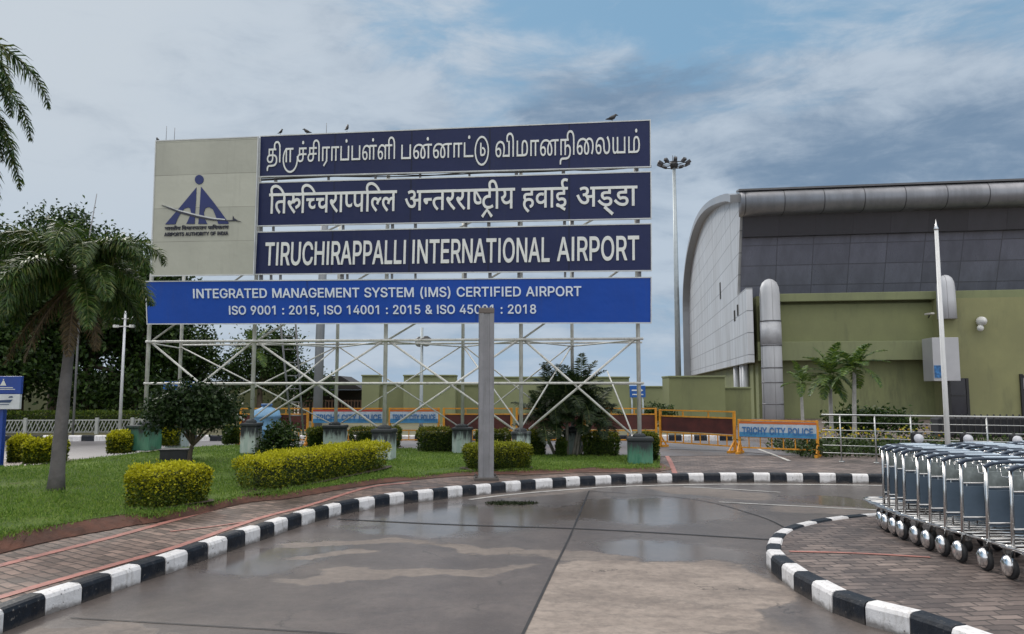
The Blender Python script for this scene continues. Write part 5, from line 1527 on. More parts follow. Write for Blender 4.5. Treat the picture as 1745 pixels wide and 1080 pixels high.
# three young palms in front of the terminal
CROWN = [(0.022, 0.055, 0.010), (0.055, 0.115, 0.016), (0.14, 0.20, 0.025)]
def young(px, pyb, pyc, Y, n, L, label, lean=0, low=True):
    b_ = at(px, pyb, Y); b_.z = PLZ; t_ = at(px + lean, pyc, Y)
    fl = [(2 * PI * i / n + random.uniform(-.2, .2), (.3, 1.3, -.35, .85, .05)[i % 5] + random.uniform(-.12, .12), L * random.uniform(.85, 1.1), random.uniform(.7, 1.1)) for i in range(n)]
    if low: fl += [(random.uniform(-2.4, -.8), -.75, L * .95, .7) for _ in range(2)]
    palm('young_palm', label, b_, t_, .06, .045, fl, .24 * L / .8, CROWN, 'young', ((0.25,),), 34, .027 * L / .8, .3, 'young palms before the terminal', True, mat('pale_ringed_trunk', (0.34, 0.33, 0.31), .7, 0, .2, 8))


young(1368, 716, 655, 27, 10, .75, 'smallest young palm nearest the silver column', -3, False)
young(1418, 757, 642, 21.5, 14, .95, 'young palm with yellow drooping fronds left of its taller neighbour', -4)
young(1457, 762, 632, 20.5, 14, .9, 'young palm with white painted trunk nearest the railing', -1, False)
young(430, 720, 600, 27, 8, .9, 'young palm seen through the second bay of the lattice', 3, False)
bpy.data.objects['young_palm.003']['label'] = 'small palm seen through the lattice above the small tree'
del bpy.data.objects['young_palm.003']['group']

# planting bed behind the railing
bed = thing('flower_bed', 'low dark shrubs with yellow flowers behind the steel railing', 'flower bed', (7.6, 18, PLZ))
P = RNG.uniform([-1.2, -1.2, 0], [6.5, 1.6, .38], (9000, 3)); P[:, 2] *= RNG.random(9000) ** .3
P[:, 2] *= .7 + .5 * np.sin(P[:, 0] * 2.4 + P[:, 1] * 3) ** 2
obj('shrub_foliage', quads_mesh('shrub_foliage', leaf_quads(P, RNG.normal(size=(9000, 3)) + [0, 0, .4], RNG.uniform(.06, .12, 9000), .05, .3), leaf_mat('bed_leaf', [(0.012, 0.025, 0.008), (0.03, 0.055, 0.012), (0.06, 0.10, 0.02)], .5, .2)), bed)
P = RNG.uniform([-.9, -1.0, .36], [2.0, .8, .62], (170, 3))
fl_o = obj('flowers', quads_mesh('flowers', leaf_quads(P, RNG.normal(size=(170, 3)), RNG.uniform(.03, .07, 170), .07, .3), leaf_mat('yellow_flower', [(0.22, 0.26, 0.02), (0.5, 0.42, 0.03), (0.45, 0.22, 0.03)], .5, .3)), bed); fl_o['kind'] = 'stuff'
tree('agave_bush', 'dark broad leaved bush behind the railing under the young palms', place(1462, 720, 22.5), .3,
     [(0, 0, .62, .6, .4, .22), (-.5, 0, .55, .4, .3, .2), (.6, 0, .58, .4, .3, .2), (1.3, 0, .5, .4, .3, .2)], DARK, 3000, .12, None, .05, 'bush', bark_brown, 'agave')

# ------------------------------------------------------------------ terminal building
BA = R(8.5)
O = Vector((at(1277, 600, 40).x, 40, 0))
UD = Vector((math.cos(BA), -math.sin(BA), 0)); VD = Vector((math.sin(BA), math.cos(BA), 0))
olive = mat('olive_wall_paint', (0.180, 0.195, 0.090), 0.75, 0, 0.14, 0.35, .15, 12, dirt=(0.105, 0.115, 0.060), dirt_amt=.8)
olive_l = mat('light_olive_paint', (0.185, 0.205, 0.105), 0.75, 0, 0.08, 0.5, dirt=(0.11, 0.12, 0.07), dirt_amt=.5)
olive_y = mat('yellowish_olive_paint', (0.225, 0.225, 0.108), 0.75, 0, 0.10, 0.5, .15, 12, dirt=(0.12, 0.125, 0.07), dirt_amt=.5)


def clad_mat(name, col, line, bw, rh, rough, metal, axis='XZ', msz=.02, vary=.1, off=.0):
    m = bpy.data.materials.new(name); m.use_nodes = True
    n = NT(m.node_tree); p = n.n['Principled BSDF']
    tc = n.new('ShaderNodeTexCoord'); sep = n.new('ShaderNodeSeparateXYZ'); n.l.new(tc.outputs['Object'], sep.inputs[0])
    cb_ = n.new('ShaderNodeCombineXYZ')
    n.put(cb_.inputs[0], sep.outputs['XYZ'.index(axis[0])]); n.put(cb_.inputs[1], sep.outputs['XYZ'.index(axis[1])])
    br = n.new('ShaderNodeTexBrick'); n.l.new(cb_.outputs[0], br.inputs[0]); br.offset = off
    br.inputs['Scale'].default_value = 1; br.inputs['Brick Width'].default_value = bw; br.inputs['Row Height'].default_value = rh
    br.inputs['Mortar Size'].default_value = msz; br.inputs['Mortar Smooth'].default_value = .2
    br.inputs['Color1'].default_value = (*[c * (1 - vary) for c in col], 1); br.inputs['Color2'].default_value = (*[min(1, c * (1 + vary)) for c in col], 1)
    br.inputs['Mortar'].default_value = (*line, 1)
    f = n.noise(n.mapping(tc.outputs['Object'], scale=(1, 1, .12)), 1.5, 6, .68)
    c_ = n.mix(n.step(f, .36, .72, 0, .55), br.outputs[0], tuple(c * .55 for c in col))
    n.put(p.inputs['Base Color'], c_); p.inputs['Metallic'].default_value = metal
    n.put(p.inputs['Roughness'], n.step(f, .3, .7, rough, rough + .14))
    b = n.new('ShaderNodeBump'); b.inputs['Strength'].default_value = .25; b.inputs['Distance'].default_value = .05
    n.put(b.inputs['Height'], n.math('SUBTRACT', n.noise(tc.outputs['Object'], .7, 2), n.math('MULTIPLY', br.outputs['Fac'], .5))); n.l.new(b.outputs[0], p.inputs['Normal'])
    return m


silver_end = clad_mat('silver_end_cladding', (0.52, 0.53, 0.55), (0.22, 0.225, 0.24), 7.0, 1.15, .35, .35, 'YZ', .03, .05)
silver = clad_mat('silver_fascia', (0.27, 0.275, 0.30), (0.07, 0.07, 0.08), 2.0, 50, .38, .6, 'XZ', .03, .08)
silver_col = clad_mat('silver_column_sheet', (0.56, 0.57, 0.60), (0.20, 0.20, 0.21), .52, 50, .42, .0, 'XZ', .012, .08)
dark_clad = clad_mat('dark_blue_grey_cladding', (0.150, 0.157, 0.205), (0.085, 0.088, 0.112), 1.9, 1.06, .24, 0.0, 'XZ', .028, .12)
roof_m = mat('grey_roof_sheet', (0.30, 0.31, 0.33), .35, .5, .1, .3)
dark_gap = mat('dark_recess', (0.012, 0.012, 0.014), .8)

bld = thing('terminal_building', 'olive airport terminal with dark glazing and curved silver roof end', 'building', O, -BA)
LEN = 46.0


def part(name, fn, m_, parent=bld, fixn=True):
    mb = MB(); fn(mb); return mb.build(name, m_, parent, fixn=fixn)


# local frame: x along the front to the right, y back, z up
part('wall', lambda m: m.box((LEN / 2 + .25, 18.5, 3.3), (LEN - .5, 36, 6.6)), olive)                     # recessed lower wall, front at y = .5
part('wall', lambda m: (m.box((4.9, .36, 5.1), (8.6, .27, 1.95)), ), olive)
part('cornice', lambda m: m.box((LEN / 2 + .6, .16, 6.42), (LEN - 1.2, .66, .42), 0, .03), olive_l)
part('ledge', lambda m: m.box((4.75, .12, 3.62), (8.7, .72, .98), 0, .03), olive_l)
part('wall', lambda m: m.box((9.15 + 18, -.05, 3.1), (36, 1.1, 6.2)), olive_y)
# rounded vault: roof sheet over the end profile
prof = [(0.0, 12.05), (1.5, 12.5), (3.5, 12.95), (5.9, 13.45), (9, 14.05), (12, 14.55), (15, 14.95), (18.5, 15.25), (22, 15.3), (25.5, 15.05), (28.5, 14.6), (31, 13.95), (33, 13.15), (34.6, 12.2), (35.6, 11.1), (36.1, 9.9), (36.2, 8), (36.2, 3.0)]
prof = [(float(p.x), float(p.y)) for p in smooth_path([Vector((a, b_, 0)) for a, b_ in prof], 3)]
def roof(m):
    vs = []; k = len(prof)
    for x in (-.75, LEN):
        for (y, z) in prof: vs.append((x, y, z))
        for i, (y, z) in enumerate(prof):
            a = prof[max(i - 1, 0)]; b_ = prof[min(i + 1, k - 1)]
            t = Vector((b_[0] - a[0], b_[1] - a[1])).normalized()
            vs.append((x, y - t.y * -.45 * 0 + t.y * -.0 - (-t.y) * -.0 + (t.y) * .42, z - t.x * .42))
    fs = []
    for i in range(k - 1):
        fs += [(i, i + 1, 2 * k + i + 1, 2 * k + i), (k + i, 3 * k + i, 3 * k + i + 1, k + i + 1), (i, k + i, k + i + 1, i + 1), (2 * k + i, 2 * k + i + 1, 3 * k + i + 1, 3 * k + i)]
    fs += [(0, 2 * k, 3 * k, k)]
    m.add(vs, fs, False)
part('roof', roof, roof_m)
def endface(m):
    loop = [(y, z - .25) for y, z in prof if z > 3.05]
    loop = [(y if i < len(loop) - 4 else y - .3, z) for i, (y, z) in enumerate(loop)]
    pts = [(-.3, 3.05), (-.3, 6.95), (2.9, 6.95), (1.0, 11.15), (.25, 11.75)] + loop[1:] + [(35.9, 3.05)]
    k = len(pts)
    m.add([(-.12, y, z) for y, z in pts] + [(.2, y, z) for y, z in pts], [tuple(range(k)), tuple(range(2 * k - 1, k - 1, -1))] + [(i, (i + 1) % k, k + (i + 1) % k, k + i) for i in range(k)])
ef = part('end_wall', endface, silver_end)
bm = bmesh.new(); bm.from_mesh(ef.data); bmesh.ops.triangulate(bm, faces=bm.faces[:]); bm.to_mesh(ef.data); bm.free()
for y, z, h in ((10.5, 8.2, 1.1), (4.1, 5.9, .62), (2.8, 6.1, .62)):
    part('vent_slot', lambda m: m.box((-.13, y, z), (.06, .34, h)), dark_gap)
# tubular fascia
def fascia(m):
    q = [(.9, 12.28)] + [(.55 - .62 * math.cos(R(a)) - .25, 11.63 + .62 * math.sin(R(a))) for a in range(80, -91, -10)] + [(.9, 11.01)]
    vs = [(x, y, z) for x in (-.2, LEN) for y, z in q]; k = len(q)
    m.add(vs, [(i, i + 1, k + i + 1, k + i) for i in range(k - 1)] + [tuple(range(k)), tuple(range(2 * k - 1, k - 1, -1))], True)
part('fascia', fascia, silver)
part('fascia_cap', lambda m: m.add([(x, y, z) for x in (-.3, LEN) for y, z in ((-.1, 12.22), (-.1, 12.32), (1.0, 12.5), (1.0, 12.40))], [(0, 1, 5, 4), (1, 2, 6, 5), (2, 3, 7, 6), (3, 0, 4, 7), (0, 1, 2, 3)]), mat('dark_grey_flashing', (.10, .10, .11), .5))
# sloping dark glazing
part('glazing', lambda m: m.add([(.02, 1.0, 11.1), (LEN, 1.0, 11.1), (LEN, 2.9, 6.5), (.02, 2.9, 6.5)], [(0, 1, 2, 3)]), dark_clad)
part('glazing_shadow_hood', lambda m: m.add([(.02, .8, 11.05), (LEN, .8, 11.05), (LEN, 1.12, 9.95), (.02, 1.12, 9.95), (.02, 1.5, 9.95), (LEN, 1.5, 9.95)], [(0, 1, 2, 3), (3, 2, 5, 4)]), clad_mat('shadow_hood_cladding', (0.050, 0.050, 0.062), (0.035, 0.035, 0.045), 1.9, 50, .3, 0.0, 'XZ', .03, .2))  # hood strip coloured dark to carry the shadow across the glazing's top
# silver columns
def capsule(m, x, y, r_, z0, z1):
    m.lathe([(r_ * 1.06, z0), (r_ * 1.03, z0 + (z1 - z0) * .45), (r_, z1 - r_ * 1.6), (r_ * .93, z1 - r_ * .9), (r_ * .74, z1 - r_ * .4), (r_ * .42, z1 - r_ * .1), (r_ * .15, z1)], (x, y, 0), 24)
cpart = part('column', lambda m: capsule(m, 1.0, -.62, .50, 0, 7.35), silver_col)
for z in (.9, 2.0, 2.75, 3.9, 5.15):
    part('column_band', lambda m: m.lathe([(.540, z - .03), (.548, z), (.540, z + .03)], (1.0, -.62, 0), 24), mat('grey_band', (.14, .14, .15), .4, .5), cpart)
part('column_sleeve', lambda m: m.lathe([(.532, 3.95), (.526, 5.1)], (1.0, -.62, 0), 24), mat('grey_sleeve', (.40, .405, .43), .45), cpart)
part('column', lambda m: capsule(m, 9.46, -.75, .42, 5.15, 7.35), silver_col)
# loggia under the silver end
part('return_wall', lambda m: m.box((.6, 10.5, 1.5), (.4, 18, 3.0)), olive)
for y in (3.0, 3.9, 6.4): part('slim_column', lambda m: m.lathe([(.18, 0), (.18, 3.05)], (.2, y, 0), 12), silver_col)
# porch canopy, door, window
part('canopy_box', lambda m: m.box((8.87, -1.25, 3.1), (1.2, 1.3, 2.1), 0, .02), mat('grey_acp_panel', (.42, .42, .44), .4, .2, .06, 1))
dr = part('door', lambda m: m.box((9.83, -.62, 1.1), (.72, .06, 2.2)), mat('dark_glass_door', (.018, .018, .026), .15))
part('door_frame', lambda m: (m.box((9.40, -.64, 1.1), (.14, .10, 2.2)), m.box((10.25, -.64, 1.1), (.12, .10, 2.2)), m.box((9.83, -.66, 1.35), (.70, .06, .05))), black_metal, dr)
part('door_sign', lambda m: m.box((8.47, -1.92, 2.50), (.34, .04, .60)), mat('small_blue_sign', (.03, .14, .34), .5, 0, .5, 9))
wn = part('window', lambda m: m.box((13.5, -.62, 1.45), (1.5, .06, 1.3)), mat('grey_window_glass', (.16, .165, .175), .2))
part('window_frame', lambda m: (m.box((12.72, -.65, 1.2), (.12, .14, 2.4)), m.box((13.5, -.65, 2.28), (1.6, .14, .12)), m.box((13.5, -.65, 1.62), (1.5, .1, .10))), black_metal, wn)
part('window_blind', lambda m: m.box((13.5, -.64, 1.95), (1.44, .03, .55)), mat('pale_blind', (.36, .35, .36), .6), wn)

# wall lamps on the terminal
fl_ = thing('floodlight', 'white floodlight fixed high on the right hand terminal wall', 'lamp', O + UD * 11.0 + VD * -.6 + Vector((0, 0, 4.9)), -BA)
mb = MB(); mb.lathe([(.10, -.28), (.22, -.05), (.24, .12), (.20, .2)], (0, -.3, .1), 14, 'Y'); mb.box((0, -.1, .1), (.1, .3, .1)); mb.build('lamp_housing', mat('lamp_white', (.62, .62, .60), .4), fl_)
mb = MB(); mb.ball((-.12, -.35, -.25), .16, 10, 7); mb.bar((0, -.1, .0), (-.12, -.35, -.2), .05); mb.build('lamp_globe', MATS['lamp_white'], fl_)
al = thing('bracket_lamp', 'small lamp on a bracket arm on the green terminal wall', 'lamp', O + UD * 8.9 + VD * -.2 + Vector((0, 0, 5.25)), -BA)
mb = MB(); mb.bar((0, .3, .05), (-.4, -1.0, .1), .05); mb.build('bracket_arm', black_metal, al)
mb = MB(); mb.box((-.5, -1.2, .1), (.2, .5, .09), .3, .03); mb.build('lamp_head', mat('pale_lamp_head', (.5, .48, .44), .4), al)

# ------------------------------------------------------------------ walls and hut behind
def wallbox(x0, x1, ytop, Y, label, m_=olive, d=.35, name='compound_wall', cap=True, extra=None):
    a = at(x0, ytop, Y); b_ = at(x1, ytop, Y)
    w = b_.x - a.x; h = a.z
    root = thing(name, label, 'wall', ((a.x + b_.x) / 2, Y + d / 2, 0))
    mb = MB(); mb.box((0, 0, h / 2), (w, d, h)); mb.build('wall_body', m_, root)
    if cap:
        mb = MB(); mb.box((0, -.02, h + .035), (w + .06, d + .1, .07), 0, .015); mb.build('coping', olive_l, root)
    return root


wall_o = mat('far_olive_wall', (0.215, 0.235, 0.125), .8, 0, .10, .5, dirt=(.13, .145, .085), dirt_amt=.5)
wallbox(-60, 330, 640, 36, 'long shaded olive wall behind the dark trees at left', olive)
wallbox(330, 466, 652, 35.5, 'low olive wall seen through the lattice left of the ladder', wall_o)
wallbox(466, 492, 640, 35, 'olive gate pillar left of the dark hut roof', wall_o, .8)
wallbox(617, 646, 641, 35, 'olive gate pillar right of the dark hut roof', wall_o, .8)
wallbox(646, 688, 655, 35.5, 'short low olive wall beside the right gate pillar', wall_o)
wallbox(688, 776, 641, 34.5, 'tall olive wall block behind the street lamp', wall_o, 1.2)
wallbox(776, 832, 657, 35.5, 'low olive wall between the two tall wall blocks', wall_o)
wallbox(832, 1072, 644, 34.5, 'wide olive wall block behind the clump palm', wall_o, 1.2)
wallbox(1072, 1140, 660, 36, 'low olive wall behind the small blue sign at right', wall_o)
wb = wallbox(1140, 1235, 643, 31, 'tall plain olive wall block in front of the silver terminal end', olive, 1.4)
wallbox(1235, 1279, 662, 32.5, 'low shaded olive wall beside the silver column', olive)
hut = thing('gate_hut', 'dark pitched roof gate hut with barred gate between olive pillars', 'hut', (at(553, 700, 36).x, 36.5, 0))
hw = (at(616, 700, 36).x - at(492, 700, 36).x) / 2
zr = at(553, 640, 36).z; ze = at(553, 664, 36).z
mb = MB(); mb.add([(-hw, 0, ze), (-hw * .2, 0, zr), (hw * .35, 0, zr), (hw, 0, ze), (-hw, 2.5, ze), (-hw * .2, 2.5, zr), (hw * .35, 2.5, zr), (hw, 2.5, ze)], [(3, 2, 1, 0), (4, 5, 6, 7), (0, 1, 5, 4), (1, 2, 6, 5), (2, 3, 7, 6), (0, 4, 7, 3)]); mb.build('roof', mat('dark_roof', (.022, .020, .022), .7), hut)
mb = MB(); mb.box((0, 1.6, ze / 2), (hw * 2, .2, ze - .01)); mb.build('back_wall', mat('dark_hut_wall', (.03, .026, .022), .8), hut)
gt = MB()
for i in range(22): gt.bar((-hw + .1 + i * (2 * hw - .2) / 21, 0, .0), (-hw + .1 + i * (2 * hw - .2) / 21, 0, 1.15), .05)
for z in (.15, .62, 1.1): gt.bar((-hw, .03, z), (hw, .03, z), .05)
gt.build('gate', mat('rusty_gate', (.10, .055, .035), .7), hut)

# ------------------------------------------------------------------ poles and lamps
# square fluted grey post on the pavement
gp = G(828, 817, PLZ)
post = thing('fluted_post', 'square grey fluted post standing at the painted kerb before the sign', 'post', gp, .1)
ph = at(826, 533, gp.y).z - PLZ
mb = MB()
w = .255
for sx in (-1, 1):
    mb.box((sx * w * .335, 0, ph / 2), (w * .31, w * .8, ph), 0, .012)
mb.box((0, 0, ph / 2), (w * .36, w * .72, ph - .02))
mb.box((0, -w * .372, ph / 2), (w * .07, w * .03, ph - .04)); mb.build('shaft', grey_pole, post)
mb = MB(); mb.box((0, 0, .02), (.40, .36, .045), 0, .01)
for a in (-1, 1):
    for b_ in (-1, 1): mb.lathe([(.018, 0), (.018, .04)], (a * .165, b_ * .145, .04), 6)
mb.build('base_plate', mat('rusty_base', (.10, .09, .085), .7, .2), post)
mb = MB(); mb.box((0, 0, ph + .03), (w * 1.0, w * .85, .10), 0, .02); mb.build('post_cap', mat('brown_cap', (.13, .11, .10), .7), post)

# flagpole
fp = at(1616, 770, 13.6); fpz = at(1597, 392, 13.6).z
fpole = thing('flagpole', 'slim white flagpole with pointed tip behind the luggage trolleys', 'flagpole', (fp.x, 13.6, PLZ))
mb = MB(); mb.tube([(0, 0, 0), (0, 0, 1.6), (0, 0, fpz - PLZ)], [.045, .043, .032], 12); mb.build('pole', mat('white_pole_paint', (.66, .66, .66), .35, 0, .06, 3), fpole)
mb = MB(); mb.lathe([(.036, 0), (.04, .03), (.02, .08), (.003, .2)], (0, 0, fpz - PLZ), 10); mb.build('finial', steel, fpole)

# high mast lighting pole
hm = at(1156, 640, 75)
mast = thing('high_mast_light', 'very tall grey mast with a ring of floodlights left of the terminal', 'lamp post', (hm.x, 75, 0))
mt = at(1150, 281, 75).z
mb = MB(); mb.tube([(0, 0, 0), (0, 0, mt * .5), (0, 0, mt)], [.30, .24, .16], 14); mb.build('pole', galv, mast)
mb = MB(); mb.lathe([(.35, mt - .3), (.42, mt), (.35, mt + .35)], (0, 0, 0), 12)
mb.tube([(1.25 * math.cos(a), 1.25 * math.sin(a), mt) for a in [2 * PI * i / 20 for i in range(20)]], .05, 6, closed=True)
for i in range(4):
    a = PI * i / 4; mb.bar((-1.25 * math.cos(a), -1.25 * math.sin(a), mt), (1.25 * math.cos(a), 1.25 * math.sin(a), mt), .06)
for x in (-.12, .12): mb.tube([(x, 0, mt + .3), (x, 0, mt + 1.0)], .03, 5)
mb.build('lamp_ring', black_metal, mast)
for i in range(10):
    a = 2 * PI * i / 10 + .2
    mb = MB(); c = Vector((1.45 * math.cos(a), 1.45 * math.sin(a), mt + .15))
    mb.box((0, 0, 0), (.36, .5, .28), 0, .05); o = mb.build('floodlight', mat('dark_lamp_housing', (.04, .042, .05), .5), mast, c)
    o.rotation_euler = (.5, 0, a - PI / 2)

# round street lamp seen through the lattice
sl = at(717, 757, 22.5)
lamp = thing('street_lamp', 'grey street lamp with two glass globes seen through the lattice', 'street lamp', (sl.x, 22.5, PLZ))
lt = at(717, 558, 22.5).z - PLZ
mb = MB(); mb.tube([(0, 0, 0), (0, 0, .8), (0, 0, lt)], [.07, .055, .04], 10); mb.lathe([(.11, 0), (.11, .12), (.07, .2)], (0, 0, 0), 12)
mb.tube([(-.1, 0, lt - .36), (0, 0, lt - .28), (.12, -.1, lt - .36)], .02, 6); mb.build('pole', galv, lamp)
for x, y in ((.14, -.12), (-.08, .15)):
    mb = MB(); mb.ball((x, y, lt - .44), (.15, .15, .13), 12, 8); gl_ = mb.build('lamp_globe', mat('smoky_globe', (.36, .38, .40), .2), lamp)
    mb = MB(); mb.lathe([(.15, -.02), (.16, .02), (.05, .1)], (x, y, lt - .36), 12); mb.build('lamp_cap', black_metal, gl_)

# thick grey column behind the sign
gc = at(541, 705, 25)
col = thing('steel_column', 'thick plain grey steel column standing behind the sign', 'column', (gc.x, 25, PLZ))
mb = MB(); mb.tube([(0, 0, 0), (.02, 0, 3), (.1, 0, at(548, 330, 25).z - PLZ)], [.155, .145, .12], 16); mb.build('shaft', mat('blue_grey_column', (.20, .215, .235), .5, .1, .1, 2), col)
mb = MB(); mb.lathe([(.28, 0), (.28, .05), (.18, .14)], (0, 0, 0), 16); mb.build('base_flange', grey_pole, col)

# white lamp pole at the left fence
wp = at(204, 731, 25.2)
wl_ = thing('lamp_pole', 'slim white lamp pole at the white fence below the palm crown', 'lamp post', (wp.x, 25.2, PLZ))
wt = at(211, 530, 25.2).z - PLZ
mb = MB(); mb.tube([(0, 0, 0), (0, 0, wt)], [.055, .035], 10); mb.lathe([(.12, 0), (.12, .12), (.06, .2)], (0, 0, 0), 10); mb.build('pole', mat('white_lamp_pole', (.62, .63, .66), .4), wl_)
mb = MB()
for i in range(2):
    z = wt - .25 - .26 * i; mb.bar((-.25, -.03, z), (.3, -.03, z), .03)
    for x in (-.25, .28): mb.box((x, -.08, z), (.16, .12, .1), 0, .02)
mb.build('lamp_heads', MATS['lamp_white'], wl_)
# two slim posts at left inside the trees
for x, yt, Y, lab in ((165, 330, 24, 'thin bare pole rising above the leaning palm crown'),):
    a = at(x, yt, Y); o_ = thing('thin_pole', lab, 'pole', (a.x - .35, Y, PLZ))
    mb = MB(); mb.tube([(0, 0, 0), (.0, 0, a.z * .6), (.35, 0, a.z - PLZ)], [.035, .03, .012], 6); mb.build('pole', grey_pole, o_)

# ------------------------------------------------------------------ left fence, boards, blocks
f0 = at(-40, 740, 25.0); f1 = at(300, 739, 25.6)
fen = thing('lattice_fence', 'low white diagonal lattice fence along the back kerb at left', 'fence', (0, 0, 0))
zf0, zf1 = PLZ + .1, at(100, 713, 25.2).z
nb = 60
slat = MB()
for i in range(nb + 1):
    t = i / nb; p = f0.lerp(f1, t); q = f0.lerp(f1, min(1, t + 1.6 / nb))
    slat.bar((p.x, p.y, zf0), (q.x, q.y, zf1 - .05), .022, .022)
    if i % 2: slat.bar((q.x, q.y + .03, zf0), (p.x, p.y + .03, zf1 - .05), .018, .018)
slat.bar((f0.x, f0.y + .05, zf0), (f1.x, f1.y + .05, zf0), .04); slat.bar((f0.x, f0.y + .05, zf1 - .06), (f1.x, f1.y + .05, zf1 - .06), .04)
slat.build('lattice', mat('fence_white', (.36, .37, .36), .5, 0, .1, 2), fen)
for i in range(6):
    p = f0.lerp(f1, (i + .35) / 5.6)
    mb = MB(); mb.box((p.x, p.y - .04, (zf1 + PLZ) / 2), (.10, .08, zf1 - PLZ + .04), 0, .01); mb.build('fence_post', MATS['fence_white'], fen)
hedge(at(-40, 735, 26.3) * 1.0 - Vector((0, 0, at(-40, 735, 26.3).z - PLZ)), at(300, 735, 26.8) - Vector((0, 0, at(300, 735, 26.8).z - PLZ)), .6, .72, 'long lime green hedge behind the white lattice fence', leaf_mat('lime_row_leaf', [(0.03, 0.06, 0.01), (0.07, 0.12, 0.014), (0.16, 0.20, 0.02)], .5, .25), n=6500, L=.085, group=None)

# blue and white direction board at the left edge
bb = GL(-12, 792)
brd = thing('direction_board', 'blue and white board on a blue post cut by the left edge', 'sign', (bb.x, bb.y, bb.z))
zt_ = at(0, 641, bb.y).z - bb.z; zm_ = at(0, 671, bb.y).z - bb.z; zb_ = at(0, 697, bb.y).z - bb.z
bx1 = at(39, 660, bb.y).x - bb.x; bx0 = bx1 - .95
blue_sign = mat('sign_blue', (.008, .05, .30), .4)
mb = MB(); mb.box((.03, .06, zt_ / 2 - .1), (.17, .10, zt_), 0, .01); mb.build('post', blue_sign, brd)
mb = MB(); mb.box(((bx0 + bx1) / 2, -.02, (zt_ + zm_) / 2), (bx1 - bx0, .06, zt_ - zm_), 0, .008); up = mb.build('upper_board', blue_sign, brd)
mb = MB(); mb.box(((bx0 + bx1) / 2, -.02, (zb_ + zm_) / 2 - .003), (bx1 - bx0 - .02, .06, zm_ - zb_ - .004), 0, .008); lo = mb.build('lower_board', mat('sign_white', (.58, .60, .64), .4), brd)
mb = MB(); ex = at(9, 655, bb.y).x - bb.x; ez = at(9, 655, bb.y).z - bb.z
mb.add([(ex - .055, -.054, ez - .02), (ex + .055, -.054, ez - .02), (ex + .01, -.054, ez + .07), (ex - .01, -.054, ez + .07)], [(0, 1, 2, 3)])
mb.ball((ex, -.056, ez + .085), (.012, .006, .012), 8, 5)
mb.box((ex, -.053, ez - .055), (.34, .006, .014)); mb.box((ex, -.053, ez - .085), (.42, .006, .012))
mb.build('emblem', letter_m, up)
mb = MB(); lx = at(14, 684, bb.y).x - bb.x; lzz = at(14, 684, bb.y).z - bb.z
mb.add([(lx - .18, -.054, lzz - .02), (lx + .07, -.054, lzz - .02), (lx + .11, -.054, lzz + .035), (lx - .16, -.054, lzz + .02)], [(0, 1, 2, 3)])
mb.add([(lx + .03, -.054, lzz + .065), (lx + .12, -.054, lzz + .07), (lx + .10, -.054, lzz + .095), (lx + .05, -.054, lzz + .09)], [(0, 1, 2, 3)])
mb.box((lx - .05, -.053, lzz - .05), (.2, .006, .012))
mb.build('lower_mark', mat('sign_ink', (.03, .06, .14), .5), lo)

# black block beside the small tree, light blue drum, small blue signs
kb = GL(300, 784)
blk = thing('stone_block', 'low black stone block under the small round headed tree', 'block', kb, .1)
mb = MB(); mb.box((0, 0, .10), (.50, .34, .20), 0, .02); mb.build('block_body', mat('black_stone', (.02, .02, .024), .45, 0, .3, 6), blk)
mb = MB(); mb.box((0, 0, .205), (.54, .38, .03), 0, .01); mb.build('block_top', mat('dark_stone_top', (.035, .035, .04), .4), blk)
dm = GL(417, 757); dm = dm + Vector((0, 1.6, 0))
drum = thing('water_drum', 'light blue plastic water drum behind the white left footing', 'drum', (dm.x, dm.y, dm.z))
mb = MB(); mb.lathe([(.36, 0), (.38, .04), (.37, .28), (.39, .30), (.37, .32), (.37, .6), (.39, .62), (.36, .66), (.33, .78), (.14, .86), (.12, .9)], (0, 0, 0), 20); mb.build('drum_body', mat('light_blue_plastic', (.16, .33, .52), .4), drum)
mb = MB(); mb.lathe([(.14, .9), (.15, .92), (.14, .96)], (0, 0, 0), 14); mb.build('drum_lid', mat('drum_lid_blue', (.05, .13, .30), .4), drum)


def small_sign(x0, y0, x1, y1, ybase, Y, label, marks=True):
    a = at(x0, y0, Y); b_ = at(x1, y1, Y)
    root = thing('small_blue_sign', label, 'sign', ((a.x + b_.x) / 2, Y, PLZ))
    w = b_.x - a.x; h = a.z - b_.z; zc = (a.z + b_.z) / 2 - PLZ
    mb = MB(); mb.box((0, 0, zc), (w, .05, h), 0, .01); pb_ = mb.build('sign_plate', mat('road_sign_blue', (.006, .09, .36), .4), root)
    for s_ in (-.35, .35):
        mb = MB(); mb.tube([(s_ * w, .05, 0), (s_ * w, .05, zc)], .03, 8); mb.build('sign_post', galv, root)
    if marks:
        mb = MB(); mb.add([(-.38 * w, -.03, zc + .05 * h), (.1 * w, -.03, zc + .05 * h), (.1 * w, -.03, zc + .16 * h), (-.38 * w, -.03, zc + .16 * h)], [(0, 1, 2, 3)])
        mb.add([(.1 * w, -.031, zc - .08 * h), (.36 * w, -.031, zc + .105 * h), (.1 * w, -.031, zc + .29 * h)], [(0, 1, 2)])
        mb.box((0, -.028, zc - .25 * h), (w * .7, .006, h * .09)); mb.build('sign_arrow', letter_m, pb_)


small_sign(1073, 657, 1100, 677, 740, 26, 'small blue sign with white arrow behind the right end post')
small_sign(279, 650, 345, 664, 740, 24, 'plain blue sign strip behind the round headed small tree', False)

# ------------------------------------------------------------------ barricades
def text_run(mb, s_, x0, x1, z0, z1, y):
    out, w = run_of(list(s_), .02)
    xs = [v[0] for q in out for v in q[0]]; a, b_ = min(xs), max(xs)
    for vs, fs, _ in out:
        mb.add([(x0 + (x1 - x0) * (v[0] - a) / (b_ - a), y - (.006 if v[2] > 0 else 0), z0 + (z1 - z0) * v[1] / CAP) for v in vs], fs)


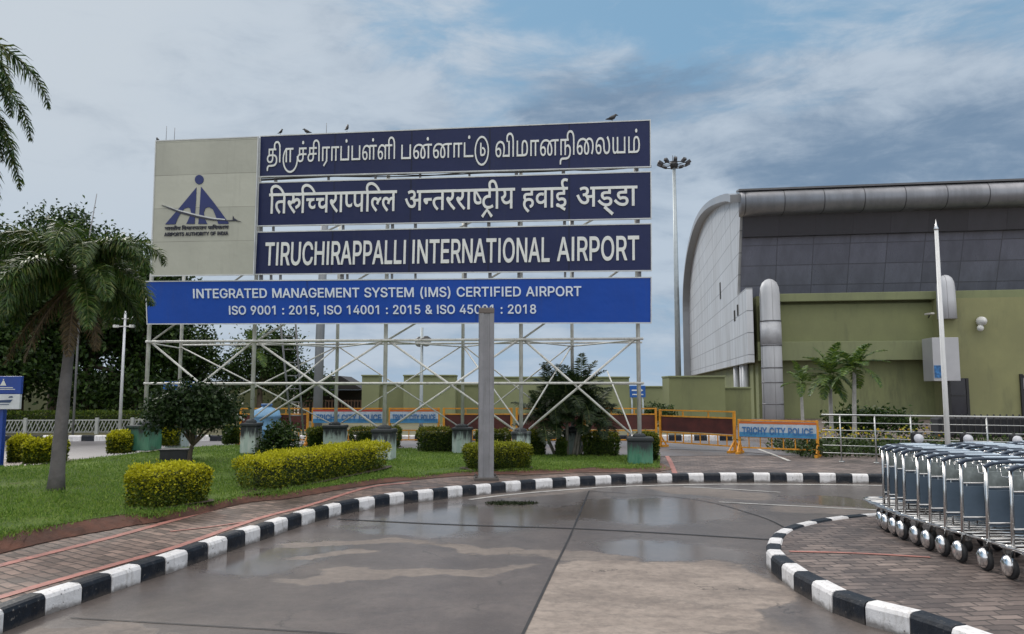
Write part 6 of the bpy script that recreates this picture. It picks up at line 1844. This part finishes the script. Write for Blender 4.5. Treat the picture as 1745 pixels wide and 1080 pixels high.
police_blue = mat('police_blue', (.05, .22, .42), .45, 0, .15, 4)
police_red = mat('police_red', (.42, .05, .03), .5)
def barricade(p0, p1, label, kind, H=1.12, group='yellow barricades'):
    d = p1 - p0; L = Vector((d.x, d.y)).length - .03; ang = math.atan2(d.y, d.x)
    root = thing('barricade', label, 'barricade', (p0.x, p0.y, PLZ), ang, group)
    mb = MB()
    for x in (.04, L - .04):
        mb.box((x, 0, H / 2), (.06, .05, H), 0, .006)
        mb.bar((x, -.28, .03), (x, .28, .03), .06)
        mb.bar((x, -.24, .04), (x, 0, .30), .03); mb.bar((x, .24, .04), (x, 0, .30), .03)
    for z in (H - .02, H - .17, .40, .15):
        mb.bar((.06, 0, z), (L - .06, 0, z), .032, .032)
    n = max(4, int(L / .24))
    for i in range(1, n):
        mb.bar((L * i / n, 0, .165), (L * i / n, 0, .385), .022, .022)
    for i in range(1, 3):
        mb.bar((L * i / 3, 0, H - .18), (L * i / 3, 0, H - .045), .03, .03)
    mb.build('barricade_frame', yellow_paint, root)
    zb0 = .43; zb1 = H - .19
    if kind == 'maroon':
        mb = MB(); mb.box((L / 2, .01, (zb0 + zb1) / 2), (L - .13, .02, zb1 - zb0)); mb.build('board', maroon, root)
    else:
        zb0, zb1 = H - .40, H - .10
        mb = MB(); mb.box((L / 2, -.032, (zb0 + zb1) / 2), (L - .10, .02, zb1 - zb0)); pn = mb.build('board', mat('board_pale', (.42, .50, .58), .5, 0, .12, 3, dirt=(.25, .27, .28), dirt_amt=.6), root)
        mb = MB(); mb.box((L / 2, -.034, zb1 + .025), (L - .10, .022, .05)); mb.build('board_strip', police_red if kind == 'red' else mat('orange_strip', (.5, .12, .02), .5), pn)
        mb = MB(); mb.box((L / 2, -.045, zb0 + .055), (L - .11, .004, .11)); mb.build('board_band', police_blue, pn)
        mb = MB(); text_run(mb, 'TRICHY CITY POLICE', .12, L - .12, zb0 + .07, zb0 + .22, -.051); mb.build('lettering', mat('police_letter', (.03, .14, .36), .45), pn)
    return root


def bp(x, y): return G(x, y, PLZ)
barricade(bp(1258, 773), bp(1400, 779), 'yellow barricade with blue police lettering nearest the steel railing', 'police', .80)
barricade(bp(1124, 762), bp(1257, 772), 'yellow maroon backed barricade just left of the police lettered one', 'maroon', .98)
Yb = 20.6
def by(x, Y): p = at(x, 700, Y); return Vector((p.x, Y, PLZ))
for x0, x1, kind, lab in ((408, 529, 'maroon', 'yellow maroon backed barricade behind the ladder foot'),
                          (531, 660, 'red', 'yellow barricade with police lettering under the dark hut roof'),
                          (662, 752, 'police', 'short yellow barricade with blue lettering beside the street lamp'),
                          (754, 876, 'maroon', 'yellow maroon backed barricade behind the square grey post'),
                          (878, 1000, 'maroon', 'yellow maroon backed barricade left of the clump palm trunks'),
                          (1002, 1122, 'maroon', 'yellow maroon backed barricade behind the right green footing')):
    barricade(by(x0, Yb), by(x1, Yb), lab, kind, 1.0)

# ------------------------------------------------------------------ steel railing on the right
r0 = G(1403, 786, PLZ); r1 = Vector((10.9, 13.9, PLZ))
rail_steel = mat('dull_railing_steel', (0.42, 0.43, 0.43), 0.38, .8, 0.12, 5)
rail = thing('steel_railing', 'stainless steel railing with five rails behind the luggage trolleys', 'railing', (0, 0, 0))
rd = (r1 - r0); rl = rd.length; rn = rd.normalized()
for i in range(6):
    z = PLZ + .18 + .155 * i
    if i == 5: z = PLZ + .96
    mb = MB(); mb.tube([r0 + Vector((0, 0, z - PLZ)), r1 + Vector((0, 0, z - PLZ))], .017 if i == 5 else .0085, 8); mb.build('rail', rail_steel, rail)
for i in range(8):
    p = r0 + rn * (.35 + (rl - .4) * i / 7)
    mb = MB(); mb.tube([p, p + Vector((0, 0, .96))], .015, 8); mb.lathe([(.055, 0), (.055, .02)], p, 12); mb.build('rail_post', rail_steel, rail)
# dark grille behind it
gr = thing('iron_grille', 'low black iron grille in front of the terminal door', 'fence', (at(1690, 740, 24).x, 24, PLZ))
mb = MB()
for i in range(26): mb.bar((-1.5 + .2 * i, 0, 0), (-1.5 + .2 * i, 0, .72), .035)
for z in (.1, .64): mb.bar((-1.6, .03, z), (3.6, .03, z), .04)
mb.build('grille_bars', black_metal, gr)
mb = MB(); mb.box((1.0, .5, .3), (5.0, .5, .6), 0, .05); mb.build('grille_plinth', mat('black_plinth', (.014, .015, .02), .6), gr)
# round white reflectors behind the trolleys
for x, y, Y, lab in ((1565.5, 747, 9.9, 'round white disc on a post left of the flagpole'), (1649.5, 748, 9.9, 'round white disc on a post right of the flagpole'), (1733.5, 750, 9.9, 'round white disc on a post at the right edge')):
    c = at(x, y, Y)
    rt = thing('disc_post', lab, 'marker', (c.x, Y, PLZ), group='white discs behind the trolleys')
    z = c.z - PLZ
    mb = MB(); mb.tube([(0, .06, 0), (0, .06, z + .09)], .018, 8); mb.build('post', black_metal, rt)
    mb = MB(); mb.lathe([(.056, -.03), (.058, .0), (.05, .012)], (-.005, -.0, z), 18, 'Y'); mb.build('disc', mat('white_disc', (.64, .65, .70), .4), rt)
    mb = MB(); mb.box((0, .05, z), (.14, .05, .15), 0, .02); mb.build('disc_housing', black_metal, rt)

# ------------------------------------------------------------------ luggage trolleys
TROLLEY_GROUP = 'nested luggage trolleys'
clear_ad = mat('pale_ad_sheet', (.30, .335, .33), .25, 0, .45, 4)
blue_ad = mat('blue_grey_board', (.12, .165, .22), .42, 0, .18, 2.5)


def make_trolley(K=.80):
    """origin on the ground under the middle of the rear frame; nose points along +y"""
    t = thing('luggage_trolley', 'tmp', 'luggage trolley', (0, 0, 0), 0, TROLLEY_GROUP)
    W = .30
    mb = MB()
    for s_ in (-1, 1):
        mb.tube([(s_ * W, .02, .17), (s_ * W, .0, .6), (s_ * W, -.015, .99)], .0145, 8)
        mb.tube(smooth_path([(s_ * W, .0, .25), (s_ * W, .35, .235), (s_ * (W - .08), .70, .22), (s_ * .10, .86, .21)], 4), .014, 8)
    mb.tube([(-.10, .86, .21), (.10, .86, .21)], .014, 8)
    for y, z in ((.05, .25), (.25, .24), (.45, .23), (.62, .225)):
        w_ = W if y < .4 else W - .05
        mb.tube([(-w_, y, z), (w_, y, z)], .011, 7)
    for x_ in (-.11, .11): mb.tube([(x_, -.012, .25), (x_, -.014, .97)], .008, 7)
    mb.tube([(-W, 0, .42), (W, 0, .42)], .011, 7); mb.tube([(-W, -.008, .78), (W, -.008, .78)], .010, 7)
    mb.build('frame', steel, t)
    mb = MB(); mb.box((0, .006, .565), (2 * W - .03, .012, .36), 0, .004); mb.build('advert_board', blue_ad, t)
    mb = MB(); mb.box((0, .0, .865), (2 * W - .03, .008, .15), 0, .003); mb.build('clear_sheet', clear_ad, t)
    mb = MB(); mb.tube(smooth_path([(-W - .015, -.02, .985), (-W * .9, -.06, 1.03), (-W * .5, -.085, 1.045), (0, -.09, 1.048), (W * .5, -.085, 1.045), (W * .9, -.06, 1.03), (W + .015, -.02, .985)], 4), .021, 10)
    hd = mb.build('handle', grey_plastic, t)
    mb = MB(); mb.box((0, -.085, 1.062), (.30, .05, .016), 0, .006); mb.box((-.225, -.06, 1.046), (.10, .05, .014), 0, .005); mb.box((.225, -.06, 1.046), (.10, .05, .014), 0, .005); mb.build('handle_sticker', mat('pale_blue_sticker', (.55, .64, .74), .35), hd)
    # little wire basket on top
    mb = MB()
    for z, g in ((1.0, 0), (.90, .03)):
        mb.tube([(-W + .02 + g, .02, z), (-W + .04 + g, .20 - g, z), (W - .04 - g, .20 - g, z), (W - .02 - g, .02, z)], .007, 6)
    for i in range(7):
        x = -W + .06 + i * (2 * W - .12) / 6; mb.tube([(x, .02, .90), (x, .19, .90), (x, .20, 1.0)], .004, 5)
    mb.build('basket', chrome, t)
    for s_ in (-1, 1):
        mb = MB(); mb.lathe([(.05, -.018), (.082, -.016), (.085, 0), (.082, .016), (.05, .018)], (s_ * (W + .012), .04, .085), 18, 'X'); wh = mb.build('wheel', dark_tyre, t)
        mb = MB()                                           # domed chrome wheel cover
        mb.lathe([(.079, 0), (.080, .018), (.070, .036), (.045, .05), (.012, .055)], (0, 0, 0), 18, 'X')
        for i in range(len(mb.v)):
            v = mb.v[i]; mb.v[i] = (s_ * (W + .020) + s_ * v[0], .04 + v[1] * .80, .105 + v[2] * 1.04)
        mb.build('wheel_cover', chrome, wh)
    mb = MB(); mb.lathe([(.03, -.015), (.05, -.013), (.05, .013), (.03, .015)], (0, .80, .05), 14, 'X'); fw = mb.build('front_wheel', dark_tyre, t)
    mb = MB(); mb.box((0, .80, .15), (.05, .05, .12), 0, .008); mb.build('caster_fork', steel, fw)
    for o in C.objects:
        if o.parent == t and o.name.split('.')[0] in ('frame', 'advert_board', 'clear_sheet', 'handle', 'basket'):
            for m_ in [o] + [c for c in C.objects if c.parent == o]:
                for v in m_.data.vertices:
                    if v.co.z > .25: v.co.z = .25 + (v.co.z - .25) * K
    return t


proto = make_trolley()
index_children()
IZ = 0.14
rows = []
# first row: curved line following the wheels in the photograph
row1 = [(1792, 6.05 - .6), (1750, 6.05 - .3), (1708, 6.05), (1667, 6.33), (1628, 6.6), (1597, 6.88), (1572, 7.12), (1551, 7.36), (1532, 7.6), (1516, 7.82), (1505, 8.02), (1497, 8.2)]
first = True
count = 0
LAB1 = ['nearest trolley of the front row, mostly cut by the right edge', 'second trolley of the front row, cut by the right edge', 'front row trolley with the wheel nearest the viewer', 'front row trolley with the second nearest chrome wheel',
        'front row trolley with the third nearest chrome wheel', 'front row trolley with the fourth nearest chrome wheel', 'front row trolley with the fifth nearest chrome wheel', 'front row trolley with the sixth nearest chrome wheel',
        'front row trolley fourth from the far end', 'front row trolley third from the far end', 'front row trolley second from the far end', 'front row trolley at the far end by the kerb']
def put_trolley(x, y, rz, label):
    global first
    o = proto if first else copy_tree(proto)
    first = False
    o.location = (x, y, IZ); o.rotation_euler = (0, 0, rz); o['label'] = label
for i, (px, d) in enumerate(row1):
    X = (px - 872.5) / F * d * 1.0
    nx = (row1[min(i + 1, len(row1) - 1)][0] - 872.5) / F * row1[min(i + 1, len(row1) - 1)][1]
    ny = row1[min(i + 1, len(row1) - 1)][1]
    put_trolley(X + .30, d + random.uniform(-.02, .02), random.uniform(-.03, .03), LAB1[i])
ORD = ['first', 'second', 'third', 'fourth', 'fifth', 'sixth', 'seventh', 'eighth', 'ninth', 'tenth', 'eleventh', 'twelfth']
for r_i, (x0, ys) in enumerate(((5.06, [6.75 + .19 * i for i in range(10)]), (5.76, [7.45 + .19 * i for i in range(7)]), (6.46, [8.25 + .2 * i for i in range(4)]))):
    for i, y in enumerate(ys):
        nm = ('second', 'third', 'last')[r_i]
        put_trolley(x0 + random.uniform(-.03, .03), y + random.uniform(-.03, .03), random.uniform(-.06, .06), 'luggage trolley in the %s row behind, %s from the near end' % (nm, ORD[i]))
